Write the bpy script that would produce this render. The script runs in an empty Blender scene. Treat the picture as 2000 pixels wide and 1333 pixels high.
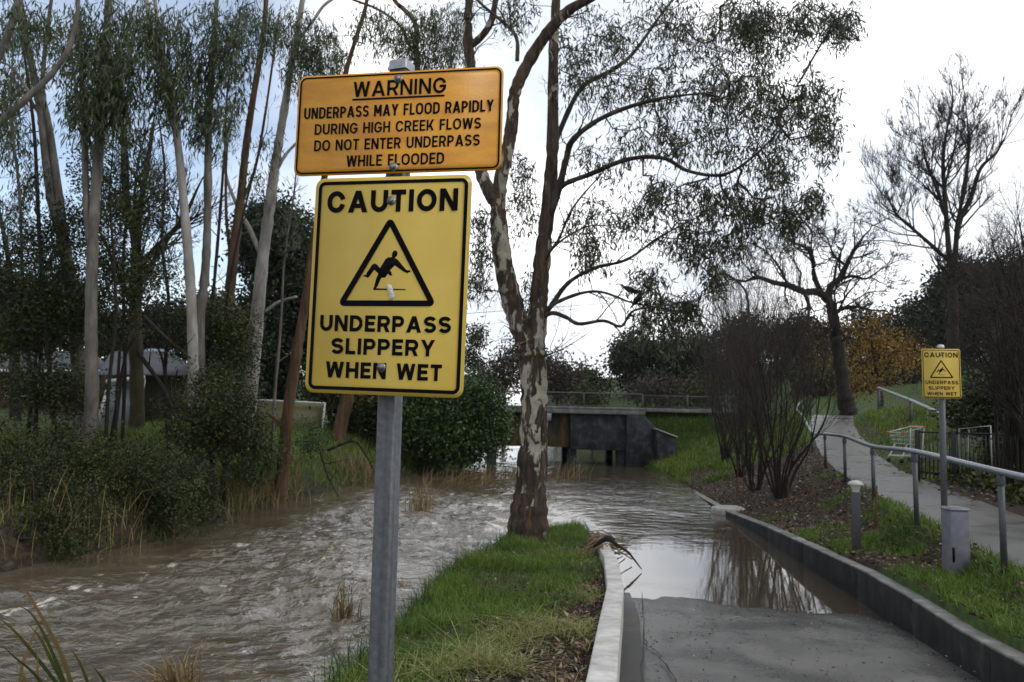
import bpy, math, random
import numpy as np
from mathutils import Vector
from mathutils.geometry import tessellate_polygon
rng = np.random.default_rng(7)
random.seed(7)
S = bpy.context.scene
COL = S.collection
PI = math.pi

# ------------------------------------------------------------------ camera
F, HZ, ROLL, H = 1556.0, 800.0, 0.022, 2.3
PT = math.atan((HZ - 666.5) / F)
_f = np.array([0, math.cos(PT), math.sin(PT)]); _r0 = np.array([1.0, 0, 0]); _u0 = np.cross(_r0, _f)
_r = math.cos(ROLL) * _r0 + math.sin(ROLL) * _u0
_u = -math.sin(ROLL) * _r0 + math.cos(ROLL) * _u0
CAM = np.array([0, 0, H])
cd = bpy.data.cameras.new('camera'); cam = bpy.data.objects.new('camera', cd); COL.objects.link(cam)
cd.sensor_width = 36; cd.lens = F / 2000 * 36; cd.clip_start = 0.05; cd.clip_end = 3000
from mathutils import Matrix
m = Matrix.Identity(4)
for i in range(3):
    m[i][0] = _r[i]; m[i][1] = _u[i]; m[i][2] = -_f[i]; m[i][3] = CAM[i]
cam.matrix_world = m
cd.dof.use_dof = True; cd.dof.focus_distance = 2.4; cd.dof.aperture_fstop = 9.0
S.camera = cam
S.view_settings.view_transform = 'Standard'; S.view_settings.look = 'None'
S.view_settings.exposure = 0.3; S.view_settings.gamma = 1.0

def ray(px, py): return _f + (px - 1000) / F * _r - (py - 666.5) / F * _u
def at(px, py, Y):
    v = ray(px, py); return CAM + v * Y / v[1]
def gz(px, py, z):
    v = ray(px, py); return CAM + v * (z - H) / v[2]

# ------------------------------------------------------------------ nodes
def nd(nt, t, **kw):
    n = nt.nodes.new(t)
    for k, v in kw.items():
        if k.startswith('i_'):
            key = k[2:]
            key = int(key) if key.isdigit() else key.replace('_', ' ')
            n.inputs[key].default_value = v
        else: setattr(n, k, v)
    return n
def lk(nt, a, b): nt.links.new(a, b)
def ramp(nt, fac, stops):
    n = nt.nodes.new('ShaderNodeValToRGB'); e = n.color_ramp.elements
    while len(e) < len(stops): e.new(0.5)
    for el, (p, c) in zip(e, stops):
        el.position = p; el.color = (c[0], c[1], c[2], 1) if not isinstance(c, (int, float)) else (c, c, c, 1)
    lk(nt, fac, n.inputs[0]); return n.outputs[0]
def mix(nt, fac, a, b, mode='MIX'):
    n = nt.nodes.new('ShaderNodeMix'); n.data_type = 'RGBA'; n.blend_type = mode
    for s, v in ((n.inputs[0], fac), (n.inputs[6], a), (n.inputs[7], b)):
        if hasattr(v, 'is_output') or hasattr(v, 'links'): lk(nt, v, s)
        elif isinstance(v, (int, float)): s.default_value = v if s is n.inputs[0] else (v, v, v, 1)
        else: s.default_value = (v[0], v[1], v[2], 1)
    return n.outputs[2]
def mth(nt, op, a, b=None, clamp=False):
    n = nt.nodes.new('ShaderNodeMath'); n.operation = op; n.use_clamp = clamp
    for s, v in zip(n.inputs, (a, b)):
        if v is None: continue
        if isinstance(v, (int, float)): s.default_value = v
        else: lk(nt, v, s)
    return n.outputs[0]
def noise(nt, scale, detail=4, rough=.55, stretch=None, dist=0, coord='Object'):
    tc = nt.nodes.new('ShaderNodeTexCoord'); o = tc.outputs[coord]
    if stretch:
        mp = nd(nt, 'ShaderNodeMapping'); mp.inputs['Scale'].default_value = stretch; lk(nt, o, mp.inputs[0]); o = mp.outputs[0]
    n = nd(nt, 'ShaderNodeTexNoise'); n.inputs['Scale'].default_value = scale; n.inputs['Detail'].default_value = detail
    n.inputs['Roughness'].default_value = rough; n.inputs['Distortion'].default_value = dist
    lk(nt, o, n.inputs['Vector']); return n.outputs[0]
def attr(nt, name):
    n = nd(nt, 'ShaderNodeAttribute', attribute_name=name); return n.outputs['Fac']
def bump(nt, bs, h, strength=.5, dist=.02):
    b = nd(nt, 'ShaderNodeBump'); b.inputs['Strength'].default_value = strength; b.inputs['Distance'].default_value = dist
    lk(nt, h, b.inputs['Height']); lk(nt, b.outputs[0], bs.inputs['Normal'])
def mat(name, col=(.5, .5, .5), rough=.6, metal=0, spec=.5, fn=None):
    m = bpy.data.materials.new(name); m.use_nodes = True; nt = m.node_tree
    bs = nt.nodes['Principled BSDF']
    bs.inputs['Base Color'].default_value = (*col, 1); bs.inputs['Roughness'].default_value = rough
    bs.inputs['Metallic'].default_value = metal; bs.inputs['Specular IOR Level'].default_value = spec
    if fn: fn(nt, bs)
    return m
def varied(name, c0, c1, scale=6, rough=.6, metal=0, spec=.5, stretch=None, bmp=.2, bd=.01, lo=.35, hi=.68, detail=5):
    def fn(nt, bs):
        n = noise(nt, scale, detail, .6, stretch)
        lk(nt, ramp(nt, n, [(lo, c0), (hi, c1)]), bs.inputs['Base Color'])
        if bmp: bump(nt, bs, n, bmp, bd)
    return mat(name, c0, rough, metal, spec, fn)
def leafmat(name, stops, rough=.45, spec=.4, trans=.0):
    def fn(nt, bs):
        c = ramp(nt, attr(nt, 'tint'), stops)
        lk(nt, c, bs.inputs['Base Color'])
        if trans:
            tr = nd(nt, 'ShaderNodeBsdfTranslucent'); lk(nt, c, tr.inputs[0])
            mx = nd(nt, 'ShaderNodeMixShader'); mx.inputs[0].default_value = trans
            lk(nt, bs.outputs[0], mx.inputs[1]); lk(nt, tr.outputs[0], mx.inputs[2])
            lk(nt, mx.outputs[0], nt.nodes['Material Output'].inputs[0])
    return mat(name, stops[0][1], rough, 0, spec, fn)

# ------------------------------------------------------------------ world + sun
SUN_EL, SUN_AZ = 40.0, 118.0      # azimuth clockwise from +Y (to the right of and a little behind the camera)
w = bpy.data.worlds.new('World'); S.world = w; w.use_nodes = True
nt = w.node_tree; nt.nodes.clear()
out = nd(nt, 'ShaderNodeOutputWorld')
sky = nd(nt, 'ShaderNodeTexSky', sky_type='NISHITA', sun_disc=False)
sky.sun_elevation = math.radians(SUN_EL); sky.sun_rotation = math.radians(SUN_AZ)
b1 = nd(nt, 'ShaderNodeBackground'); b1.inputs[1].default_value = 0.15; lk(nt, sky.outputs[0], b1.inputs[0])
tc = nd(nt, 'ShaderNodeTexCoord')
mp = nd(nt, 'ShaderNodeMapping'); mp.inputs['Scale'].default_value = (1, 1, 2.0); lk(nt, tc.outputs['Generated'], mp.inputs[0])
n1 = nd(nt, 'ShaderNodeTexNoise'); n1.inputs['Scale'].default_value = 1.7; n1.inputs['Detail'].default_value = 6; n1.inputs['Distortion'].default_value = .3
lk(nt, mp.outputs[0], n1.inputs['Vector'])
n2 = nd(nt, 'ShaderNodeTexNoise'); n2.inputs['Scale'].default_value = 3.0; n2.inputs['Detail'].default_value = 5
lk(nt, mp.outputs[0], n2.inputs['Vector'])
# a gap of blue sky to the front left, thick cloud elsewhere
gapdir = Vector(at(150, 330, 10) - CAM).normalized()
dp = nd(nt, 'ShaderNodeVectorMath', operation='DOT_PRODUCT'); lk(nt, tc.outputs['Generated'], dp.inputs[0]); dp.inputs[1].default_value = gapdir
gap = nd(nt, 'ShaderNodeMapRange'); gap.inputs['From Min'].default_value = .84; gap.inputs['From Max'].default_value = .97
lk(nt, dp.outputs['Value'], gap.inputs[0])
cov = mth(nt, 'SUBTRACT', mth(nt, 'ADD', n1.outputs[0], .42), mth(nt, 'MULTIPLY', gap.outputs[0], .62))
covr = ramp(nt, cov, [(.36, .18), (.60, 1.0)])
cc = ramp(nt, n2.outputs[0], [(.38, (.50, .54, .60)), (.62, (1.0, 1.0, 1.0))])
# the hidden sun brightens the cloud ahead and to the right
glow = nd(nt, 'ShaderNodeVectorMath', operation='DOT_PRODUCT'); lk(nt, tc.outputs['Generated'], glow.inputs[0]); glow.inputs[1].default_value = Vector((.35, .82, .45)).normalized()
gl = nd(nt, 'ShaderNodeMapRange', interpolation_type='SMOOTHSTEP'); gl.inputs['From Min'].default_value = .1; gl.inputs['From Max'].default_value = 1.0; gl.inputs['To Min'].default_value = 1.0; gl.inputs['To Max'].default_value = 1.5; lk(nt, glow.outputs['Value'], gl.inputs[0])
b2 = nd(nt, 'ShaderNodeBackground'); lk(nt, gl.outputs[0], b2.inputs[1]); lk(nt, cc, b2.inputs[0])
mx = nd(nt, 'ShaderNodeMixShader'); lk(nt, covr, mx.inputs[0]); lk(nt, b1.outputs[0], mx.inputs[1]); lk(nt, b2.outputs[0], mx.inputs[2])
lk(nt, mx.outputs[0], out.inputs[0])
sd = bpy.data.lights.new('sun', 'SUN'); so = bpy.data.objects.new('sun', sd); COL.objects.link(so)
sd.energy = 0.85; sd.angle = math.radians(14); sd.color = (1, .97, .92)  # lamp added right and behind to brighten signs and right faces; hidden sun lies ahead
el, az = math.radians(SUN_EL), math.radians(SUN_AZ)
so.rotation_euler = (-Vector((math.sin(az) * math.cos(el), math.cos(az) * math.cos(el), math.sin(el)))).to_track_quat('-Z', 'Y').to_euler()

# ------------------------------------------------------------------ mesh helpers
def mesh_np(name, V, Q, T=None):
    V = np.asarray(V, np.float32).reshape(-1, 3); me = bpy.data.meshes.new(name)
    Q = np.asarray(Q, np.int32).reshape(-1, 4) if Q is not None and len(Q) else np.zeros((0, 4), np.int32)
    T = np.asarray(T, np.int32).reshape(-1, 3) if T is not None and len(T) else np.zeros((0, 3), np.int32)
    nq, ntr = len(Q), len(T)
    me.vertices.add(len(V)); me.vertices.foreach_set('co', V.ravel())
    me.loops.add(nq * 4 + ntr * 3); me.loops.foreach_set('vertex_index', np.concatenate([Q.ravel(), T.ravel()]))
    me.polygons.add(nq + ntr)
    me.polygons.foreach_set('loop_start', np.concatenate([np.arange(nq) * 4, nq * 4 + np.arange(ntr) * 3]).astype(np.int32))
    me.update(calc_edges=True); return me
def setattr_f(me, name, vals):
    a = me.attributes.new(name, 'FLOAT', 'POINT'); a.data.foreach_set('value', np.asarray(vals, np.float32))
def wpos(o):
    p = np.zeros(3)
    while o is not None: p = p + np.array(o.location); o = o.parent
    return p
def link(name, me, m, parent=None, smooth=False, loc=None):
    """link one mesh object; mesh vertices are in world coordinates unless loc is given"""
    o = bpy.data.objects.new(name, me); COL.objects.link(o)
    if m: me.materials.append(m)
    if parent is not None:
        o.parent = parent; off = wpos(parent)
    else: off = np.zeros(3)
    if loc is None and parent is None:
        co = np.zeros(len(me.vertices) * 3, np.float32); me.vertices.foreach_get('co', co); co = co.reshape(-1, 3)
        if len(co):
            lo, hi = co.min(0), co.max(0); off = np.array([(lo[0] + hi[0]) / 2, (lo[1] + hi[1]) / 2, lo[2]])
            o.location = off
    if off.any():
        co = np.zeros(len(me.vertices) * 3, np.float32); me.vertices.foreach_get('co', co)
        co = co.reshape(-1, 3) - off.astype(np.float32); me.vertices.foreach_set('co', co.ravel()); me.update()
    if smooth: me.polygons.foreach_set('use_smooth', [True] * len(me.polygons))
    return o
def tag(o, label=None, cat=None, group=None, kind=None):
    if label: o['label'] = label
    if cat: o['category'] = cat
    if group: o['group'] = group
    if kind: o['kind'] = kind
    return o
def thing(name, loc, label, cat, group=None):
    o = bpy.data.objects.new(name, None); COL.objects.link(o); o.location = [float(v) for v in loc]; o.empty_display_size = .2
    return tag(o, label, cat, group)
class B:
    def __init__(s): s.V = []; s.Q = []; s.T = []; s.n = 0
    def add(s, V, Q=(), T=()):
        V = np.asarray(V, float).reshape(-1, 3)
        if len(Q): s.Q.append(np.asarray(Q, int).reshape(-1, 4) + s.n)
        if len(T): s.T.append(np.asarray(T, int).reshape(-1, 3) + s.n)
        s.V.append(V); s.n += len(V); return s
    def box(s, c, size, R=None):
        h = np.array(size) / 2
        V = np.array([[x, y, z] for x in (-1, 1) for y in (-1, 1) for z in (-1, 1)]) * h
        if R is not None: V = V @ np.array(R).T
        return s.add(V + np.array(c), [(0, 1, 3, 2), (4, 6, 7, 5), (0, 4, 5, 1), (2, 3, 7, 6), (0, 2, 6, 4), (1, 5, 7, 3)])
    def tube(s, P, r, n=6, cap=True):
        P = np.asarray(P, float); k = len(P); r = np.broadcast_to(np.asarray(r, float), (k,))
        t = np.gradient(P, axis=0); t /= np.linalg.norm(t, axis=1)[:, None] + 1e-9
        ref = np.array([0, 0, 1.0]) if abs(t[0][2]) < .9 else np.array([1.0, 0, 0])
        V = []; a = np.arange(n) * 2 * PI / n
        for i in range(k):
            x = np.cross(ref, t[i]); x /= np.linalg.norm(x) + 1e-9; y = np.cross(t[i], x); ref = np.cross(t[i], x) * 0 + ref
            V.append(P[i] + r[i] * (np.cos(a)[:, None] * x + np.sin(a)[:, None] * y))
        Q = [(i * n + j, i * n + (j + 1) % n, (i + 1) * n + (j + 1) % n, (i + 1) * n + j) for i in range(k - 1) for j in range(n)]
        V = np.concatenate(V); T = []
        if cap:
            V = np.concatenate([V, P[:1], P[-1:]]); a0, a1 = k * n, k * n + 1
            T = [(a0, (j + 1) % n, j) for j in range(n)] + [(a1, (k - 1) * n + j, (k - 1) * n + (j + 1) % n) for j in range(n)]
        return s.add(V, Q, T)
    def lathe(s, c, prof, n=16):
        a = np.arange(n) * 2 * PI / n; c = np.array(c); V = []
        for (r, z) in prof: V.append(c + np.stack([r * np.cos(a), r * np.sin(a), np.full(n, z)], 1))
        k = len(prof)
        return s.add(np.concatenate(V), [(i * n + j, i * n + (j + 1) % n, (i + 1) * n + (j + 1) % n, (i + 1) * n + j) for i in range(k - 1) for j in range(n)])
    def poly(s, pts, thick, M=lambda p: p, z=0.0):
        """extruded polygon in a plane (u, v) with depth; M maps (u, depth, v)"""
        pts = [tuple(p) for p in pts]; n = len(pts)
        tri = tessellate_polygon([[Vector((p[0], p[1], 0)) for p in pts]])
        Vf = [(p[0], z - thick, p[1]) for p in pts]; Vb = [(p[0], z, p[1]) for p in pts]
        V = np.array([M(np.array(p)) for p in Vf + Vb])
        T = []
        for t in tri:
            a, b, c = [Vector(pts[i]) for i in t]
            if (b - a).cross(c - a) < 0: t = (t[0], t[2], t[1])
            T += [tuple(t), (t[0] + n, t[2] + n, t[1] + n)]
        area = sum(pts[i][0] * pts[(i + 1) % n][1] - pts[(i + 1) % n][0] * pts[i][1] for i in range(n))
        Q = [(i, i + n, (i + 1) % n + n, (i + 1) % n) if area > 0 else ((i + 1) % n, (i + 1) % n + n, i + n, i) for i in range(n)]
        return s.add(V, Q, T)
    def mesh(s, name):
        return mesh_np(name, np.concatenate(s.V), np.concatenate(s.Q) if s.Q else None, np.concatenate(s.T) if s.T else None)
    def link(s, name, m, parent=None, smooth=False, bevel=0):
        o = link(name, s.mesh(name), m, parent, smooth)
        if bevel:
            b = o.modifiers.new('bevel', 'BEVEL'); b.width = bevel; b.segments = 2; b.limit_method = 'ANGLE'
        return o
def crom(P, k=6):
    P = np.asarray(P, float)
    if len(P) < 3: return np.array([P[0] + (P[-1] - P[0]) * t for t in np.linspace(0, 1, k + 1)])
    Q = np.vstack([2 * P[0] - P[1], P, 2 * P[-1] - P[-2]]); o = []
    for i in range(1, len(Q) - 2):
        for t in np.arange(k) / k:
            a, b, c, d = Q[i - 1], Q[i], Q[i + 1], Q[i + 2]
            o.append(.5 * ((2 * b) + (c - a) * t + (2 * a - 5 * b + 4 * c - d) * t * t + (3 * b - a - 3 * c + d) * t ** 3))
    o.append(P[-1]); return np.array(o)
def vnoise(x, y, seed=0):
    xi = np.floor(x).astype(np.int64); yi = np.floor(y).astype(np.int64); fx = x - xi; fy = y - yi
    def h(a, b):
        v = (a * 374761393 + b * 668265263 + seed * 69069) & 0xffffffff
        v = ((v ^ (v >> 13)) * 1274126177) & 0xffffffff
        return ((v ^ (v >> 16)) & 0xffff) / 65535.0
    fx = fx * fx * (3 - 2 * fx); fy = fy * fy * (3 - 2 * fy)
    return (h(xi, yi) * (1 - fx) + h(xi + 1, yi) * fx) * (1 - fy) + (h(xi, yi + 1) * (1 - fx) + h(xi + 1, yi + 1) * fx) * fy
def fbm(x, y, o=4, seed=0):
    s = 0; a = .5
    for i in range(o): s = s + a * vnoise(x * 2 ** i + 17 * i, y * 2 ** i + 5 * i, seed + i); a *= .5
    return s / (1 - .5 ** o)
def unit(v): return v / (np.linalg.norm(v, axis=-1, keepdims=True) + 1e-9)
def leaf_mesh(name, C, D, L, W, tint=None, bend=.12):
    C = np.asarray(C, float); n = len(C); D = unit(np.asarray(D, float)); L = np.broadcast_to(L, (n,))[:, None]; W = np.broadcast_to(W, (n,))[:, None]
    rv = rng.normal(size=(n, 3)); Sd = unit(np.cross(D, rv)); N = np.cross(D, Sd)
    mid = C + D * L * .42 + N * L * bend
    V = np.stack([C, mid + Sd * W / 2, C + D * L, mid - Sd * W / 2], 1).reshape(-1, 3)
    me = mesh_np(name, V, np.arange(n * 4).reshape(-1, 4))
    if tint is None: tint = rng.random(n)
    setattr_f(me, 'tint', np.repeat(tint, 4)); return me
def blades_mesh(name, C, Hh, W, lean=.5, flow=None, tint=None):
    """grass / reed blades: three-segment tapering strips that bend over"""
    C = np.asarray(C, float); n = len(C); Hh = np.broadcast_to(Hh, (n,))[:, None]; W = np.broadcast_to(W, (n,))[:, None]
    a = rng.random(n) * 2 * PI; d = np.stack([np.cos(a), np.sin(a), 0 * a], 1)
    if flow is not None: d = unit(d + np.array(flow))
    ln = (np.abs(rng.normal(size=n)) * lean)[:, None]
    sd = np.stack([-d[:, 1], d[:, 0], 0 * a], 1); b = rng.random(n) * 2 * PI
    sd = unit(sd * np.cos(b)[:, None] + d * np.sin(b)[:, None] * .6)
    up = np.array([0, 0, 1.0]); pts = []
    for t, wd in ((0, 1), (.4, .85), (.75, .55), (1, .06)):
        h = t * (1 - .35 * np.clip(ln, 0, 1.4) * t); p = C + up * Hh * h + d * Hh * ln * t * t
        pts += [p - sd * W * wd / 2, p + sd * W * wd / 2]
    V = np.stack(pts, 1).reshape(-1, 3); base = np.arange(n)[:, None] * 8
    Q = np.concatenate([base + np.array([0, 1, 3, 2]), base + np.array([2, 3, 5, 4]), base + np.array([4, 5, 7, 6])])
    me = mesh_np(name, V, Q); tint = rng.random(n) if tint is None else tint
    setattr_f(me, 'tint', np.repeat(tint, 8)); return me

# ------------------------------------------------------------------ terrain
def tab(*p):
    x = [a for a, b in p]; y = [b for a, b in p]; return lambda Y: np.interp(Y, x, y)
xLB = tab((0, -7.6), (9, -7.6), (12, -7.5), (13.3, -7.0), (15, -6.2), (17, -6.1), (20, -5.7), (25, -4.4), (31, -2.2), (34, -1.2), (45, -1.2), (80, -3))
xGB = tab((0, -1.5), (5, -1.38), (7, -1.30), (9.2, -1.2), (10.6, -1.0), (12.3, -.62), (14, -.2), (15.4, .25), (16.6, .8), (17.4, 1.35), (18.5, 1.7), (24, 2.1), (34, 2.6), (80, 1))
xWL = tab((0, -.25), (3, .17), (4.7, .46), (6.6, .75), (8.6, 1.06), (11.1, 1.32), (14.8, 1.52), (17.1, 1.61), (20, 1.75), (24, 2.2), (34, 2.7), (80, 2))
zWL = tab((0, 1.0), (3, .87), (4.7, .75), (6.6, .62), (8.6, .47), (11.1, .32), (14.8, .1), (17.1, -.01), (20, -.12), (40, -.5))
zP = tab((0, .83), (9.9, 0.0), (17, -.58), (25, -.75), (60, -.9))
xWR = tab((0, 2.5), (5, 3.47), (7, 3.86), (8.6, 4.18), (10, 4.4), (12.4, 4.55), (15, 4.76), (18.6, 4.95), (24.6, 5.45), (34, 5.5), (80, 5.5))
zWR = tab((0, .98), (5.8, .60), (6.9, .52), (9.5, .42), (12.2, .35), (15, .25), (18.6, .1), (24.6, -.02), (32, -.3))
xRL = tab((0, 3.6), (5, 4.62), (8.4, 5.13), (11, 5.55), (14, 6.33), (17, 7.09), (20.5, 8.06), (25, 9.43), (32, 11.74), (36, 13.4), (60, 22))
zRL = tab((0, .4), (5, .6), (8.4, .74), (11, .86), (14, .88), (17, .92), (20.5, .97), (25, 1.15), (29, 1.55), (33, 2.1), (36, 2.36), (45, 2.36), (60, 2.9), (110, 8), (400, 14))
lvlC = tab((0, -.3), (12, -.3), (17, -.24), (20, -.2), (26, -.12), (34, -.02), (45, 0))
zB = tab((0, 1.05), (2, .95), (4.5, .68), (6, .5), (8.5, .32), (11, .2), (13.5, .1), (15.5, .02), (16.5, -.06), (17.5, -.2), (19, -.6), (80, -.9))
zG = tab((0, 1.0), (2, .95), (4.7, .66), (6.6, .52), (8.6, .37), (11.1, .2), (14.8, .02), (16.5, -.08), (17.5, -.25), (19, -.7), (80, -.9))
zO = tab((0, 1), (15, .25), (18.6, .1), (24.6, .02), (30, .05), (33, .1), (34.2, .12), (34.6, 2.2), (60, 2.4), (110, 6), (400, 12))
zM = tab((0, .9), (5.8, .62), (9.5, .56), (12.2, .52), (18, .5), (24, .6), (29, .85), (32, 1.2), (34.2, 1.6), (34.6, 2.3), (60, 2.6), (110, 7), (400, 13))
zLF = tab((0, 2.2), (30, 2.0), (60, 2.5), (110, 5), (400, 12))
def ctrl(Y):
    Y = np.atleast_1d(np.asarray(Y, float)); o = np.ones_like(Y)
    lb, gb, wl, wr, rl = xLB(Y), xGB(Y), xWL(Y), xWR(Y), xRL(Y); lc = lvlC(Y)
    mid = np.minimum(wr + .3 + (rl - wr) * .5, rl - .1)
    gb = np.minimum(gb, wl - .35); hl = np.interp(Y, [0, 45, 60, 400], [0, 0, .6, 6])
    C = [(-300 * o, 9 * o + hl, .3), (lb - 40, zLF(Y) + 1, .25), (lb - 14, zLF(Y) - .5, .2), (lb - 4, 1.15 * o + hl, .25), (lb - 1.0, .35 * o + hl * .5, .2), (lb + .25, lc - .3, .1),
         (lb + 1.2, lc - 1.2, 0), (gb - 1.0, lc - 1.2, 0), (gb - .12, lc - .2, .05), (gb + .45, zB(Y), .1), (wl - .02, zG(Y), .02), (wl + .09, zP(Y) - .14, 0),
         (wr, zP(Y) - .14, 0), (wr + .1, zP(Y) - .14, 0), (wr + .18, np.maximum(zWR(Y) - .05, zO(Y) - .05), .02), (mid, zM(Y), .1), (rl, zRL(Y), .03), (rl + .25, zRL(Y) - .02, 0),
         (rl + 1.95, zRL(Y) - .02, .0), (rl + 4.5, zRL(Y) + .25 + np.interp(Y, [0, 18, 24, 30, 36, 60], [0, 0, .3, .5, .15, 0]), .12), (rl + 16, zRL(Y) + 1.8, .2), (300 * o, zRL(Y) + 8, .3)]
    xs = np.array([c[0] for c in C]); zs = np.array([c[1] for c in C]); am = np.array([c[2] * o for c in C])
    return np.maximum.accumulate(xs, 0), zs, am
def hgt(X, Y):
    X = np.atleast_1d(np.asarray(X, float)); Y = np.broadcast_to(np.asarray(Y, float), X.shape)
    xs, zs, am = ctrl(Y); k = np.clip((xs <= X).sum(0) - 1, 0, len(xs) - 2); j = np.arange(len(X))
    x0, x1 = xs[k, j], xs[k + 1, j]; t = np.clip((X - x0) / np.maximum(x1 - x0, 1e-4), 0, 1)
    z = zs[k, j] * (1 - t) + zs[k + 1, j] * t; a = am[k, j] * (1 - t) + am[k + 1, j] * t
    return z + a * (fbm(X * 1.3, Y * 1.3, 3, 3) - .5) * 1.6
def grassy(X, Y):
    X = np.asarray(X, float); Y = np.asarray(Y, float); n = fbm(X * 1.1, Y * 1.1, 4, 11)
    wl, wr, rl, gb, lb = xWL(Y), xWR(Y), xRL(Y), xGB(Y), xLB(Y); g = np.zeros_like(X)
    near = (X < wl) & (X > gb - .5)
    g = np.where(near, np.clip(1.25 - np.exp(-(wl - X) / .72) * np.interp(Y, [0, 4, 6, 8, 12, 16], [3.1, 2.9, 2.2, 1.2, .9, .5]) * (.6 + 1.1 * n), 0, 1), g)
    g = np.where(near, g * np.clip((n - .34) * 6, .12, 1), g)
    rb = (X > wr) & (X < rl + .3)
    g = np.where(rb, np.clip((n - .40) * 5 + np.interp(Y, [5, 9, 13, 16, 20, 26, 30], [1.5, .8, .1, -1.3, -1.5, -1.0, 1.4]), 0, 1), g)
    up = X >= rl + 1.8
    g = np.where(up, np.clip((n - .42) * 4 + np.interp(Y, [12, 18, 24, 36, 40], [-1.2, -.2, .5, .8, 2]), 0, 1), g)
    left = X < gb - .5
    g = np.where(left, np.clip((n - .5) * 4 + np.interp(Y, [14, 18, 22, 34], [-1, .1, .7, .6]), 0, 1) * np.clip((lb - X) * 1.5, 0, 1), g)
    return np.where(Y > 40, 1.0, g)

def build_ground():
    Ys = np.concatenate([np.arange(-6, 40, .22), np.geomspace(40, 420, 40)])
    xs, zs, am = ctrl(Ys); K = len(xs)
    sub = [6, 10, 14, 10, 8, 4, 2, 3, 8, 12, 1, 3, 1, 1, 9, 9, 2, 6, 8, 10, 8]
    cols = []
    for k in range(K - 1):
        for i in range(sub[k]): cols.append((k, i / sub[k]))
    cols.append((K - 2, 1.0))
    X = np.array([xs[k] * (1 - t) + xs[k + 1] * t for k, t in cols]).T
    Z = np.array([zs[k] * (1 - t) + zs[k + 1] * t for k, t in cols]).T
    A = np.array([am[k] * (1 - t) + am[k + 1] * t for k, t in cols]).T
    Yg = np.repeat(Ys[:, None], X.shape[1], 1)
    Z = Z + A * (fbm(X * 1.3, Yg * 1.3, 3, 3) - .5) * 1.6
    V = np.stack([X, Yg, Z], -1).reshape(-1, 3); nc = X.shape[1]; nr = len(Ys)
    i = np.arange(nr - 1)[:, None] * nc + np.arange(nc - 1)[None]; i = i.ravel()
    me = mesh_np('ground', V, np.stack([i, i + 1, i + nc + 1, i + nc], 1))
    setattr_f(me, 'grass', grassy(X.ravel(), Yg.ravel()))
    def fn(nt, bs):
        n = noise(nt, 9, 6, .65); n2 = noise(nt, 1.3, 4)
        soil = ramp(nt, n, [(.3, (.010, .008, .006)), (.5, (.030, .022, .016)), (.72, (.07, .052, .035))])
        gr = ramp(nt, n, [(.3, (.012, .024, .005)), (.55, (.035, .062, .012)), (.75, (.075, .10, .025))])
        lk(nt, mix(nt, attr(nt, 'grass'), soil, gr), bs.inputs['Base Color'])
        bump(nt, bs, n, .8, .04)
    link('ground', me, mat('soil_and_grass', (.03, .03, .02), .95, 0, .2, fn), None, True)['kind'] = 'structure'
build_ground()

def strip(name, m, Ys, xl, xr, z, cols=6, nz=0, kind='structure', fall=0):
    Ys = np.asarray(Ys, float); t = np.linspace(0, 1, cols + 1)
    X = xl(Ys)[:, None] * (1 - t) + xr(Ys)[:, None] * t; Y = np.repeat(Ys[:, None], cols + 1, 1)
    Z = np.repeat(z(Ys)[:, None], cols + 1, 1) + (nz * (fbm(X * 1.3, Y * .9, 4, 8) - .5 + .35 * (fbm(X * 5, Y * 4, 2, 9) - .5)) if nz else 0) - fall * (t[None] - .4)
    nc = cols + 1; i = (np.arange(len(Ys) - 1)[:, None] * nc + np.arange(cols)[None]).ravel()
    me = mesh_np(name, np.stack([X, Y, Z], -1).reshape(-1, 3), np.stack([i, i + 1, i + nc + 1, i + nc], 1))
    setattr_f(me, 'wet', np.exp(-np.maximum(Z, 0).ravel() / .06)); o = link(name, me, m, None, True)
    if kind: o['kind'] = kind
    return o
def asph(c0, c1, r0, r1):
    def fn(nt, bs):
        n = noise(nt, 75, 4, .75); n2 = noise(nt, 1.1, 7, .65, None, .4)
        c = mix(nt, ramp(nt, n2, [(.40, 0.0), (.60, 1.0)]), c0, c1)
        n3 = noise(nt, 28, 5, .7); c = mix(nt, ramp(nt, n3, [(.55, 0.0), (.72, .5)]), c, tuple(min(1, v * 1.9) for v in c1))
        c = mix(nt, ramp(nt, n, [(.33, .75), (.58, 0.0)]), c, (.014, .014, .014))
        w_ = attr(nt, 'wet'); c = mix(nt, mth(nt, 'MULTIPLY', w_, .7), c, (.018, .017, .016)); lk(nt, c, bs.inputs['Base Color'])
        lk(nt, mix(nt, w_, ramp(nt, n2, [(.3, r0), (.7, r1)]), .12), bs.inputs['Roughness'])
        bump(nt, bs, n, .6, .008)
    return fn
m_asph = mat('wet_asphalt', (.07, .07, .07), .5, 0, .5, asph((.040, .040, .040), (.105, .102, .097), .16, .45))
m_asph2 = mat('damp_old_asphalt', (.07, .07, .07), .5, 0, .5, asph((.032, .031, .030), (.085, .082, .077), .2, .46))
m_gut = mat('dark_bitumen', (.04, .04, .04), .6, 0, .4, asph((.022, .022, .022), (.04, .039, .037), .5, .7))
strip('lower_path', m_asph, np.concatenate([np.arange(-3, 8, .3), np.arange(8, 12, .1), np.arange(12, 36, .4)]), lambda Y: xWL(Y) + .12, lambda Y: xWR(Y) + .04, lambda Y: zP(Y), 40, .075, 'structure', .06)
strip('path_edge_strip', m_gut, np.arange(-2, 12, .3), lambda Y: xWL(Y) + .15, lambda Y: xWL(Y) + np.interp(Y, [4, 6, 9.5, 12], [.40, .36, .34, .3]), lambda Y: zP(Y) + .042, 3, 0)
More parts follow.
